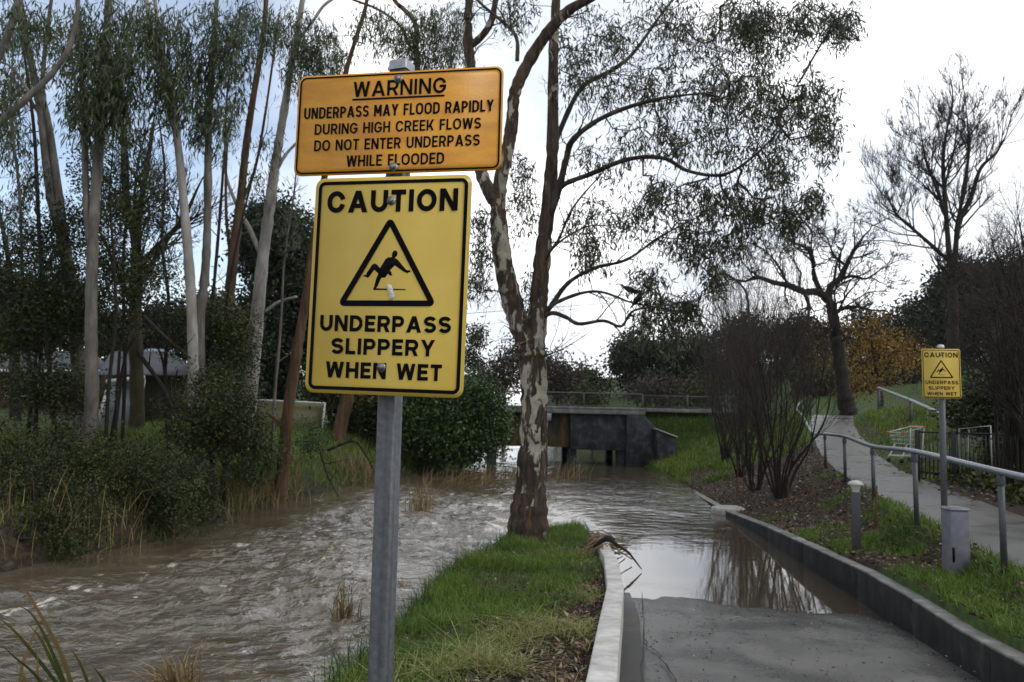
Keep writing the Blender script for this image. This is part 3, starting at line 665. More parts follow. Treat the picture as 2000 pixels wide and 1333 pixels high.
# second rail rising on the far side of the path
P = np.array([at(1716, 758, 36), at(1778, 782, 29.5), at(1845, 812, 24), at(1925, 837, 19.6)])
root = thing('pipe_barrier', (P[1][0], P[1][1], hgt(P[1][0], P[1][1])[0]), 'thick grey pipe barrier sloping down behind the black fence and trolley', 'barrier')
b = B(); b.tube(P, .062, 10); b.link('rail', m_galv, root, True)
m_dkpost = mat('dark_post_paint', (.05, .05, .048), .6)
for q in P:
    b = B(); zb = hgt(q[0], q[1])[0] - .2; b.tube([(q[0], q[1], zb), (q[0], q[1], q[2])], .07, 8); b.link('post', m_dkpost, root, True)
b = B(); a0, a1 = at(1716, 757, 36.2), at(1850, 750, 37)
for k in range(7): b.tube([a0 - [0, 0, k * .18], a1 - [0, 0, k * .18]], .008, 4, False)
for k in range(26):
    q = a0 + (a1 - a0) * k / 25; b.tube([q, q - np.array([0, 0, 1.1])], .005, 4, False)
b.link('wire_mesh', m_dkpost, root)

# ------------------------------------------------------------------ black palisade fence
m_bfence = mat('black_fence_paint', (.012, .012, .013), .4, 0, .5)
root = thing('palisade_fence', (9.1, 17.9, .95), 'black metal garden fence of thin upright bars right of the shopping trolley', 'fence')
FP = [np.array([9.10, 17.9]), np.array([9.63, 17.4]), np.array([10.35, 16.7]), np.array([11.6, 15.6]), np.array([13.0, 14.4])]
ztop = [at(1805, 843, 17.9)[2], at(1864, 844, 17.4)[2], at(1940, 847, 16.7)[2], 2.06, 2.08]
for q, zt in zip(FP, ztop):
    b = B(); zb = hgt(q[0], q[1])[0] - .1; b.box((q[0], q[1], (zb + zt + .03) / 2), (.085, .085, zt + .03 - zb), rotm(0, 0, -.75)); b.link('post', m_bfence, root, bevel=.006)
bars = B()
for i in range(4):
    q0, q1 = FP[i], FP[i + 1]; L = np.linalg.norm(q1 - q0); n = int(L / .075); ang = math.atan2(*(q1 - q0)[::-1])
    for k in range(1, n):
        q = q0 + (q1 - q0) * k / n; zt = ztop[i] + (ztop[i + 1] - ztop[i]) * k / n; zb = hgt(q[0], q[1])[0]
        bars.box((q[0], q[1], (zb + zt) / 2 + .03), (.018, .018, zt - zb - .06), rotm(0, 0, ang))
    for dz in (-.02, -.9):
        rl = B(); rl.box(((q0[0] + q1[0]) / 2, (q0[1] + q1[1]) / 2, (ztop[i] + ztop[i + 1]) / 2 + dz), (L, .03, .035), rotm(0, 0, ang)); rl.link('rail', m_bfence, root)
bars.link('bars', m_bfence, root)
# white metal frame standing behind the fence
m_white = mat('white_tube_paint', (.6, .6, .6), .4, 0, .5)
a0, a1, a2 = at(1873, 838, 18.2), at(1935, 832, 18.0), at(1893, 838, 18.9)
root = thing('metal_frame', (a0[0], 18.2, hgt(a0[0], 18.2)[0]), 'thin pale metal tube frame standing just behind the black fence', 'frame')
b = B(); b.tube([a0 - [0, 0, .9], a0, a1, a1 - [0, 0, .9]], .014, 6); b.link('hoop', m_white, root, True)
b = B(); b.tube([a2 - [.05, 0, .8], a2], .014, 6); b.link('leg', m_white, root, True)

# ------------------------------------------------------------------ shopping trolley
p = at(1770, 914, 22.0); tz = hgt(p[0], 22.0)[0] + .0
root = thing('shopping_trolley', (p[0], 22.0, tz), 'abandoned wire shopping trolley with orange red handle trims beside the upper path', 'trolley')
m_wire = mat('bright_wire', (.50, .55, .53), .35, .5); m_orange = mat('orange_red_plastic', (.55, .07, .02), .4); m_tyre = mat('dark_wheel_rubber', (.02, .02, .02), .7)
ox, oy = p[0], 22.0
def tp(x, y, z): return np.array([ox + x * .93 - y * .36, oy + x * .36 + y * .93, tz + z])
b = B()
top = [(-.36, -.26, .82), (-.36, .26, .82), (.40, .22, .98), (.40, -.22, .98)]; bot = [(-.26, -.2, .52), (-.26, .2, .52), (.32, .18, .47), (.32, -.18, .47)]
for L_ in (top, bot):
    for i in range(4): b.tube([tp(*L_[i]), tp(*L_[(i + 1) % 4])], .011, 5)
for i in range(4):
    t0, t1, q0, q1 = map(np.array, (top[i], top[(i + 1) % 4], bot[i], bot[(i + 1) % 4]))
    for k in range(9):
        f_ = k / 8; b.tube([tp(*(t0 + (t1 - t0) * f_)), tp(*(q0 + (q1 - q0) * f_))], .0045, 4, False)
    for f_ in (.33, .66): b.tube([tp(*(t0 + (q0 - t0) * f_)), tp(*(t1 + (q1 - t1) * f_))], .0045, 4, False)
for k in range(7):
    f_ = k / 6; q0 = np.array(bot[0]) + (np.array(bot[1]) - np.array(bot[0])) * f_; q1 = np.array(bot[3]) + (np.array(bot[2]) - np.array(bot[3])) * f_
    b.tube([tp(*q0), tp(*q1)], .0045, 4, False)
b.link('basket', m_wire, root)
b = B()
for sy in (-1, 1):
    b.tube([tp(-.42, sy * .22, .13), tp(-.36, sy * .22, .17), tp(-.18, sy * .2, .5)], .017, 6)
    b.tube([tp(-.40, sy * .22, .19), tp(.34, sy * .2, .19)], .017, 6); b.tube([tp(.34, sy * .2, .13), tp(.38, sy * .2, .3), tp(.44, sy * .22, .98)], .017, 6)
b.tube([tp(-.40, -.22, .19), tp(-.40, .22, .19)], .015, 6)
b.link('chassis', m_white, root, True)
b = B(); b.tube([tp(.44, -.27, .99), tp(.44, .27, .99)], .024, 8); b.link('handle', m_orange, root, True)
for sy in (-1, 1):
    b = B(); b.box(tp(-.37, sy * .25, .82), (.10, .05, .05), rotm(0, 0, .37)); b.link('corner_bumper', m_orange, root, bevel=.01)
    for x in (-.40, .34):
        b = B(); c = tp(x, sy * .22, .065); ax = tp(x, sy * .22 + .014, .065) - c; b.tube([c - ax, c + ax], .065, 12); b.link('wheel', m_tyre, root, True)

# ------------------------------------------------------------------ marker stakes, concrete lid
m_stake = varied('weathered_orange_stake', (.07, .032, .014), (.14, .07, .03), 20, .8, 0, .2)
for px, by, ty, Y, lab in ((1711, 1012, 949, 12.4, 'thin rusty stake in the grass right behind the bollard lamp'), (1570, 980, 938, 15.2, 'thin rusty stake standing alone in bare soil left of the bollard lamp'), (1588, 972, 946, 15.8, 'short dark stake just right of a taller rusty stake'), (1539, 968, 931, 16.2, 'rusty stake standing in front of the largest bare shrub stem'), (1452, 938, 914, 19.5, 'rusty stake low on the dark bank left of the bare shrubs'), (1440, 930, 900, 20.5, 'leftmost rusty stake on the dark bank by the bare shrubs')):
    q = at(px, by, Y); z = hgt(q[0], Y)[0]; tt = at(px + 1, ty, Y)[2]
    b = B(); b.box((q[0], Y, (z - .1 + tt) / 2), (.017, .017, max(tt - z, .3) + .1), rotm(.03, .04, .4)); tag(b.link('stake', m_stake, None, bevel=.003), lab, 'stake', 'stakes on the right bank')
m_lid = varied('pale_concrete_lid', (.22, .21, .20), (.36, .35, .33), 12, .8)
b = B(); q = gz(1430, 974, .34); b.lathe((q[0], q[1], hgt(q[0], q[1])[0] + .01), [(.0, .07), (.40, .065), (.46, .05), (.48, .0), (.48, -.1)], 24)
tag(b.link('drain_lid', m_lid, None, True), 'flat pale concrete drain lid lying on the dark bank behind the retaining wall', 'drain lid')

# ------------------------------------------------------------------ bridge
m_conc = wallmat('dark_wet_concrete', (.012, .013, .016), (.036, .039, .045), (.085, .086, .088), .6)
m_deck = wallmat('grey_deck_concrete', (.09, .09, .09), (.14, .14, .14), (.20, .20, .20), .7)
def rust(nt, bs):
    n = noise(nt, 2.2, 5, .6, (1, 1, .25)); lk(nt, ramp(nt, n, [(.38, (.016, .014, .012)), (.52, (.05, .034, .014)), (.7, (.13, .09, .03))]), bs.inputs['Base Color'])
m_rust = mat('stained_old_girder', (.05, .04, .02), .7, 0, .3, rust)
root = thing('road_bridge', (1.5, 34.5, -.8), 'low dark concrete road bridge over the flooded underpass behind the tree', 'bridge')
b = B(); b.box((4.0, 36.95, 1.42), (2.9, 5.9, 1.5)); b.link('girder', m_conc, root, bevel=.02)
b = B(); b.box((-1.2, 37.05, 1.46), (7.48, 5.7, 1.42)); b.link('old_girder', m_rust, root, bevel=.02)
b = B(); b.box((1.2, 36.95, 2.29), (9.0, 6.3, .22)); b.link('deck', m_deck, root, bevel=.02)
b = B(); b.box((1.2, 33.86, 2.43), (9.0, .16, .10)); b.link('upstand', m_deck, root, bevel=.02)
b = B(); b.box((8.2, 33.92, 2.40), (4.9, .2, .16)); b.link('kerb', m_deck, root, bevel=.02)
for x, w_ in ((2.68, .34), (4.75, .30), (-.8, .34), (-3.4, .4)):
    for yy in (34.6, 38.6): b = B(); b.box((x, yy, -.2), (w_, .9, 1.76)); b.link('pier', m_conc, root, bevel=.02)
b = B(); b.poly([(4.92, -1.4), (8.3, -1.4), (8.3, -.2), (5.62, 2.18), (4.92, 2.18)], .5, lambda p: np.array([p[0], 34.3 + p[1], p[2]]), 0); b.link('abutment', m_conc, root, bevel=.02)
b = B(); b.poly([(6.05, -1.2), (6.85, -1.2), (6.85, 1.32), (6.05, 1.62)], .8, lambda p: np.array([p[0], 33.8 + p[1], p[2]]), 0); blk = b.link('buttress', m_conc, root, bevel=.02)
b = B(); b.poly([(6.0, 1.66), (6.0, 1.60), (6.9, 1.28), (6.9, 1.34)], .9, lambda p: np.array([p[0], 33.85 + p[1], p[2]]), 0); b.link('coping', m_lid, root)
b = B()
for x0, x1, zt in ((-3.6, 5.55, 3.06), (5.55, 9.6, 3.0)):
    for zz, rr in ((zt, .032), (2.53, .016)): b = B(); b.tube([(x0, 33.9, zz), (x1, 33.9, zz)], rr, 6); b.link('rail', m_dkpost, root)
for x in (-3.0, -.45, 1.2, 3.1, 5.6, 7.5, 9.2):
    b = B(); b.tube([(x, 33.9, 2.3), (x, 33.9, 3.08)], .035, 6); b.link('railing_post', m_dkpost, root)
b = B()
for x in np.arange(-3.6, 9.6, .085): b.tube([(x, 33.9, 2.5), (x, 33.9, 3.05)], .0035, 3, False)
for z in np.arange(2.58, 3.0, .085): b.tube([(-3.6, 33.9, z), (9.6, 33.9, z)], .0035, 3, False)
b.link('mesh_infill', m_dkpost, root)

q = at(1068, 870, 33.2); zt = at(1068, 808, 33.2)[2]
root = thing('gauge_post', (q[0], 33.2, -.6), 'small pale plate on a thin post right of the gum trunk before the bridge', 'gauge post')
b = B(); b.tube([(q[0], 33.2, -.6), (q[0], 33.2, zt)], .035, 6); b.link('post', m_galvd, root, True)
b = B(); b.box((q[0] + .03, 33.15, zt - .14), (.26, .02, .30)); b.link('plate', m_galv, root, bevel=.004)
# ================================================================== vegetation
def barkmat(name, stops, scale=5, stretch=(1, 1, .22), rough=.85, bmp=.6, bd=.02, moss=0):
    def fn(nt, bs):
        n = noise(nt, scale, 6, .62, stretch, .4); c = ramp(nt, n, stops)
        if moss: c = mix(nt, ramp(nt, noise(nt, 3, 4), [(.45, 0.0), (.65, moss)]), c, (.036, .036, .012))
        lk(nt, c, bs.inputs['Base Color']); bump(nt, bs, n, bmp, bd)
    return mat(name, stops[0][1], rough, 0, .25, fn)
m_white_bark = barkmat('pale_gum_bark', [(.30, (.07, .06, .05)), (.42, (.17, .16, .14)), (.6, (.28, .268, .25)), (.75, (.36, .35, .335))], 3.2, (1, 1, .3), .7, .25)
m_grey_bark = barkmat('grey_gum_bark', [(.30, (.035, .03, .025)), (.45, (.085, .076, .066)), (.62, (.15, .14, .125)), (.76, (.22, .21, .195))], 4, (1, 1, .25), .8, .4)
m_brown_bark = barkmat('rusty_brown_bark', [(.32, (.022, .014, .009)), (.5, (.075, .042, .022)), (.66, (.115, .075, .05)), (.78, (.20, .175, .15))], 6, (1, 1, .14), .9, .8, .03)
m_dark_bark = barkmat('dark_wet_bark', [(.3, (.010, .009, .008)), (.6, (.026, .022, .019)), (.8, (.05, .044, .038))], 7, (1, 1, .3), .85, .5)
m_moss_bark = barkmat('mossy_bark', [(.3, (.014, .012, .008)), (.6, (.035, .032, .016)), (.8, (.06, .055, .03))], 6, (1, 1, .3), .9, .5, .02, .8)
m_twig = barkmat('reddish_twig_bark', [(.3, (.020, .015, .013)), (.7, (.062, .050, .043))], 9, (1, 1, .3), .8, 0)
def mottled(nt, bs):
    tc = nd(nt, 'ShaderNodeTexCoord'); mp = nd(nt, 'ShaderNodeMapping'); mp.inputs['Scale'].default_value = (1, 1, .38); lk(nt, tc.outputs['Object'], mp.inputs[0])
    nz = nd(nt, 'ShaderNodeTexNoise'); nz.inputs['Scale'].default_value = 5.2; nz.inputs['Detail'].default_value = 5; nz.inputs['Roughness'].default_value = .55; nz.inputs['Distortion'].default_value = .7; lk(nt, mp.outputs[0], nz.inputs[0])
    fine = noise(nt, 14, 5, .65, (1, 1, .12)); lo = noise(nt, 2.2, 3)
    pale = ramp(nt, lo, [(.35, (.22, .20, .15)), (.55, (.37, .345, .28)), (.7, (.25, .215, .155))])
    dark = ramp(nt, fine, [(.32, (.010, .008, .007)), (.5, (.042, .029, .021)), (.68, (.11, .07, .043))])
    sep = nd(nt, 'ShaderNodeSeparateXYZ'); lk(nt, tc.outputs['Object'], sep.inputs[0])
    # the lowest metre keeps its rough brown bark
    low = nd(nt, 'ShaderNodeMapRange'); low.inputs['From Min'].default_value = .5; low.inputs['From Max'].default_value = 2.0; low.inputs['To Min'].default_value = -.16; low.inputs['To Max'].default_value = .015; lk(nt, sep.outputs['Z'], low.inputs[0])
    # peeled pale side faces the path
    sd_ = nd(nt, 'ShaderNodeMapRange'); sd_.inputs['From Min'].default_value = -.32; sd_.inputs['From Max'].default_value = .28; sd_.inputs['To Min'].default_value = -.07; sd_.inputs['To Max'].default_value = .03; lk(nt, sep.outputs['X'], sd_.inputs[0])
    hi = nd(nt, 'ShaderNodeMapRange'); hi.inputs['From Min'].default_value = 3.3; hi.inputs['From Max'].default_value = 6.2; hi.inputs['To Min'].default_value = 0; hi.inputs['To Max'].default_value = -.12; lk(nt, sep.outputs['Z'], hi.inputs[0])  # backlit look of the high limbs painted in: pale bark fades with height
    lf = nd(nt, 'ShaderNodeMapRange'); lf.inputs['From Min'].default_value = -.16; lf.inputs['From Max'].default_value = -.40; lf.inputs['To Min'].default_value = 0; lf.inputs['To Max'].default_value = .13; lk(nt, sep.outputs['X'], lf.inputs[0])
    zg = nd(nt, 'ShaderNodeMapRange'); zg.inputs['From Min'].default_value = 3.0; zg.inputs['From Max'].default_value = 3.7; lk(nt, sep.outputs['Z'], zg.inputs[0])
    jag = mth(nt, 'ADD', mth(nt, 'MULTIPLY', lf.outputs[0], zg.outputs[0]), mth(nt, 'MULTIPLY', mth(nt, 'SUBTRACT', noise(nt, 11, 4, .65, (1, 1, .5)), .5), .16))
    f = mth(nt, 'ADD', mth(nt, 'ADD', mth(nt, 'ADD', nz.outputs[0], low.outputs[0]), mth(nt, 'ADD', hi.outputs[0], jag)), sd_.outputs[0])
    k = ramp(nt, f, [(.505, 0.0), (.535, 1.0)])
    lk(nt, mix(nt, k, dark, pale), bs.inputs['Base Color'])
    bump(nt, bs, mth(nt, 'SUBTRACT', fine, mth(nt, 'MULTIPLY', k, .55)), .9, .035)
m_mottle = mat('peeling_gum_bark', (.2, .15, .1), .8, 0, .3, mottled)
m_limb = barkmat('dark_gum_limb_bark', [(.3, (.014, .011, .009)), (.5, (.035, .028, .023)), (.66, (.085, .075, .065)), (.8, (.20, .19, .17))], 3.5, (1, 1, .35), .8, .4)
L_gum = leafmat('gum_leaf', [(0, (.014, .020, .008)), (.5, (.030, .040, .015)), (.8, (.05, .058, .022)), (1, (.10, .08, .03))], .42, .35, .12)
L_gumd = leafmat('dark_gum_leaf', [(0, (.012, .021, .005)), (.6, (.032, .050, .011)), (1, (.080, .102, .028))], .42, .35, .12)
L_dark = leafmat('dark_shrub_leaf', [(0, (.009, .013, .003)), (.55, (.022, .031, .006)), (.85, (.048, .060, .011)), (1, (.11, .11, .018))], .5, .3, .15)
L_bush = leafmat('fresh_shrub_leaf', [(0, (.012, .03, .006)), (.6, (.028, .062, .011)), (1, (.06, .115, .022))], .42, .45, .2)
L_pine = leafmat('far_dark_leaf', [(0, (.012, .018, .009)), (.7, (.024, .034, .017)), (1, (.04, .05, .024))], .7, .2)
L_olive = leafmat('far_olive_leaf', [(0, (.02, .026, .010)), (.7, (.045, .052, .020)), (1, (.08, .08, .03))], .7, .2)
L_brown = leafmat('far_brown_leaf', [(0, (.03, .026, .021)), (.7, (.06, .05, .04)), (1, (.085, .07, .05))], .8, .2)
L_aut = leafmat('autumn_leaf', [(0, (.09, .05, .012)), (.5, (.23, .125, .018)), (.82, (.36, .21, .03)), (1, (.13, .13, .025))], .55, .3, .25)
L_reed = leafmat('dry_reed', [(0, (.10, .065, .028)), (.5, (.20, .14, .065)), (1, (.33, .25, .13))], .7, .2, .15)
L_reedg = leafmat('green_brown_reed', [(0, (.025, .045, .010)), (.5, (.05, .075, .015)), (.75, (.15, .12, .04)), (1, (.24, .16, .07))], .5, .3, .2)
L_grass = leafmat('bank_grass', [(0, (.030, .062, .008)), (.5, (.085, .15, .018)), (.85, (.17, .235, .036)), (1, (.30, .27, .09))], .5, .35, .3)
L_cut = leafmat('cut_yellow_grass', [(0, (.10, .12, .025)), (.6, (.19, .20, .06)), (1, (.28, .25, .11))], .6, .3, .2)
L_lit = leafmat('fallen_leaf', [(0, (.014, .010, .007)), (.45, (.05, .03, .018)), (.75, (.13, .085, .05)), (.9, (.34, .28, .21)), (1, (.16, .04, .015))], .6, .35)

def dense(limb, step=.25):
    o = []
    for p, q in zip(limb[:-1], limb[1:]):
        k = max(1, int(np.linalg.norm(q - p) / step))
        o += [p + (q - p) * t for t in np.arange(k) / k]
    return o + [limb[-1]]
def grow(pool, targets, jit=.12, step=.35, sag=0.0, rt=.006, rmax=.08, ex=.5, out=None):
    """join targets one by one to the nearest point of a growing branch skeleton; returns tubes"""
    P = [np.array(p) for p in pool]; n0 = len(P); par = [-1] * n0; arr = np.array(P)
    T = np.asarray(targets); d0 = np.array([np.min(((arr - t) ** 2).sum(1)) for t in T]); tips = []
    buf = np.zeros((n0 + len(T) * 14, 3)); buf[:n0] = arr; n = n0
    for t in T[np.argsort(d0)]:
        i = int(np.argmin(((buf[:n] - t) ** 2).sum(1))); a = buf[i].copy(); d = np.linalg.norm(t - a)
        k = min(12, max(1, int(d / step))); side = rng.normal(size=3) * jit * d; prev = i
        for s in range(1, k + 1):
            f = s / k; q = a + (t - a) * f + side * math.sin(PI * f) * .6 + np.array([0, 0, sag * d * math.sin(PI * f)]) + (rng.normal(size=3) * jit * .25 * step if s < k else 0)
            buf[n] = q; par.append(prev); prev = n; n += 1
        tips.append(prev)
    cnt = np.zeros(n); cnt[tips] = 1
    for i in range(n - 1, n0 - 1, -1):
        cnt[i] = max(cnt[i], 1)
        if par[i] >= n0: cnt[par[i]] += cnt[i]
    rad = np.minimum(rt * cnt ** ex, rmax)
    E = np.array([(par[i], i) for i in range(n0, n)]); A, C = buf[E[:, 0]], buf[E[:, 1]]
    ra = np.where(E[:, 0] >= n0, rad[E[:, 0]], rad[E[:, 1]] * 1.15); ra = np.minimum(ra, rad[E[:, 1]] * 1.5); rc = rad[E[:, 1]]
    t = unit(C - A); x = unit(np.cross(t, np.array([.13, .29, .95]))); y = np.cross(t, x); V = []
    for base, rr in ((A - t * ra[:, None] * .4, ra), (C, rc)):
        for k in range(4):
            a_ = k * PI / 2; V.append(base + rr[:, None] * (math.cos(a_) * x + math.sin(a_) * y))
    V = np.stack(V, 1).reshape(-1, 3); b = np.arange(len(E))[:, None] * 8
    Q = np.concatenate([b + np.array([k, (k + 1) % 4, 4 + (k + 1) % 4, 4 + k]) for k in range(4)])
    return V, Q
def tubes_batch(P, r, n=3):
    N, k, _ = P.shape; t = unit(np.gradient(P, axis=1)); x = unit(np.cross(t, np.array([.31, .17, .93]))); y = np.cross(t, x); a = np.arange(n) * 2 * PI / n
    V = P[:, :, None, :] + r[:, :, None, None] * (np.cos(a)[:, None] * x[:, :, None, :] + np.sin(a)[:, None] * y[:, :, None, :])
    i = (np.arange(N)[:, None, None] * k + np.arange(k - 1)[None, :, None]) * n; j = np.arange(n)[None, None]; j2 = (j + 1) % n
    return V.reshape(-1, 3), np.stack([i + j, i + j2, i + n + j2, i + n + j], -1).reshape(-1, 4)
def sprout(b, P0, D0, L0, R0, levels=3, kids=4, ang=.7, ratio=.6, up=.15, wig=.14, rmin=.003, tmin=.25, sides=4):
    """recursive twigs: every level throws shorter, thinner side shoots"""
    P0, D0 = np.asarray(P0, float), unit(np.asarray(D0, float)); L0 = np.broadcast_to(L0, (len(P0),)).astype(float); R0 = np.broadcast_to(R0, (len(P0),)).astype(float); ends = []
    for lv in range(levels):
        N = len(P0); k = 6; pts = [P0]; d = D0.copy()
        for j in range(1, k):
            d = unit(d + rng.normal(size=(N, 3)) * wig + np.array([0, 0, up]) * .5); pts.append(pts[-1] + d * (L0 / (k - 1))[:, None])
        P = np.stack(pts, 1); r = np.maximum(R0[:, None] * np.linspace(1, .45 if lv < levels - 1 else .2, k)[None], rmin * .5); b.add(*tubes_batch(P, r, sides if lv == 0 else 3)); ends.append(P[:, -1])
        if lv == levels - 1: break
        kk = kids if isinstance(kids, int) else kids[lv]; idx = np.repeat(np.arange(N), kk); t = tmin + (1 - tmin) * rng.random(len(idx)); f = t * (k - 1); i0 = np.minimum(f.astype(int), k - 2); fr = (f - i0)[:, None]
        base = P[idx, i0] * (1 - fr) + P[idx, i0 + 1] * fr; dd = unit(P[idx, i0 + 1] - P[idx, i0]); side = unit(np.cross(dd, rng.normal(size=dd.shape))); an = ang * (.6 + .7 * rng.random(len(idx)))[:, None]
        D0 = unit(dd * np.cos(an) + side * np.sin(an) + np.array([0, 0, up])); L0 = L0[idx] * ratio * (.6 + .7 * rng.random(len(idx))) * (1.15 - .5 * t); R0 = np.maximum(R0[idx] * (1 - .5 * t) * .62, rmin); P0 = base
    return ends
def limb3(L, Y=None):
    """pixel polyline [(px, py, r)] or [(px, py, r, Y)] at depth Y -> points, radii"""
    return np.array([at(q[0], q[1], q[3] if len(q) > 3 else Y) for q in L]), np.array([q[2] for q in L])
def blob(px, py, rx, ry, Y, dY, n):
    """random points in an ellipsoid that fills this part of the view at depth Y"""
    v = rng.normal(size=(n, 3)); v = unit(v) * (rng.random((n, 1)) ** .42)
    return np.array([at(px + a * rx, py + b * ry, max(Y + c * dY, 2)) for a, b, c in v])
def clusters(T, m, spread, L, W, down=1.0, hang=.0):
    """leaf base points, directions, lengths, widths round the twig tips T"""
    n = len(T) * m; C = np.repeat(T, m, 0) + rng.normal(size=(n, 3)) * spread; C[:, 2] -= np.abs(rng.normal(size=n)) * hang
    D = rng.normal(size=(n, 3)) + np.array([0, 0, -down]); return C, D, L * (.65 + .7 * rng.random(n)), W * (.7 + .6 * rng.random(n))
def tree(name, label, cat, group, limbs, Y, bark, blobs=(), leafm=None, m=14, spread=.16, L=.12, W=.018, down=1.6, hang=.12, bare=(), trunk_n=10, rt=.006, rmax=.05, jit=.16, sag=.0, twig=None, leafless=(), k=7, wob=.0, clump=0, crown='crown', ex=.5, tw=None, split=None):
    pts = [limb3(l, Y) for l in limbs]; base = pts[0][0][0]; gr = hgt(base[0], base[1])[0] - .15
    if base[2] > gr: pts[0] = (np.vstack([[base[0], base[1], gr], pts[0][0]]), np.concatenate([[pts[0][1][0] * 1.12], pts[0][1]])); base = pts[0][0][0]
    root = thing(name, (base[0], base[1], base[2]), label, cat, group)
    b = B(); pool = []
    for P, r in pts:
        P2 = crom(P, k); r2 = np.interp(np.linspace(0, len(r) - 1, len(P2)), np.arange(len(r)), r)
        if wob: P2 = P2 + rng.normal(size=P2.shape) * wob * r2[:, None]
        r2 = r2 * (1 + .06 * rng.normal(size=len(r2))); pool += dense(P2)
        if split and len(pool) and any(P is q[0] for q in pts[split:]):
            bl = B(); bl.tube(P2, r2, 8); bl.link('limb', twig, root, True)
        else: b.tube(P2, r2, trunk_n)
    b.link('trunk', bark, root, True)
    if tw:
        b = B(); starts, dirs, Ls, Rs = [], [], [], []
        for li, (P, r) in enumerate(pts):
            P2 = crom(P, 6); r2 = np.interp(np.linspace(0, len(r) - 1, len(P2)), np.arange(len(r)), r); n_ = len(P2); f0 = tw.get('f0', .3) if li else tw.get('f00', .6)
            for _ in range(tw['n']):
                f = f0 + (1 - f0) * rng.random(); i = min(int(f * (n_ - 1)), n_ - 2); d = unit(P2[i + 1] - P2[i]); sd = unit(np.cross(d, rng.normal(size=3)))
                starts.append(P2[i]); dirs.append(d * .7 + sd * .7); Ls.append(tw['L'] * (.5 + .8 * rng.random()) * (1.15 - .45 * f)); Rs.append(min(r2[i] * .5, tw['r']))
            starts.append(P2[-1]); dirs.append(P2[-1] - P2[-2]); Ls.append(tw['L']); Rs.append(min(r2[-1], tw['r']))
        sprout(b, starts, dirs, np.array(Ls), np.array(Rs), tw.get('lv', 4), tw.get('kids', 4), tw.get('ang', .7), tw.get('ratio', .6), tw.get('up', .15), tw.get('wig', .15), tw.get('rmin', .004)); b.link('twigs', twig or bark, root)
    T = [blob(*q) for q in blobs]; Tb = [blob(*q) for q in bare]
    if T or Tb:
        V, Q = grow(pool, np.concatenate(T + Tb), jit, .3, sag, rt, rmax, ex)
        link('branches', mesh_np('branches', V, Q), twig or bark, root)
    if T and leafm:
        T = np.concatenate(T)
        C, D, l, w_ = clusters(T, m, spread, L, W, down, hang)
        tint = np.clip(np.repeat(rng.random(len(T)), m) * .6 + rng.random(len(C)) * .4, 0, 1)
        link(crown, leaf_mesh(crown, C, D, l, w_, tint), leafm, root)
    return root

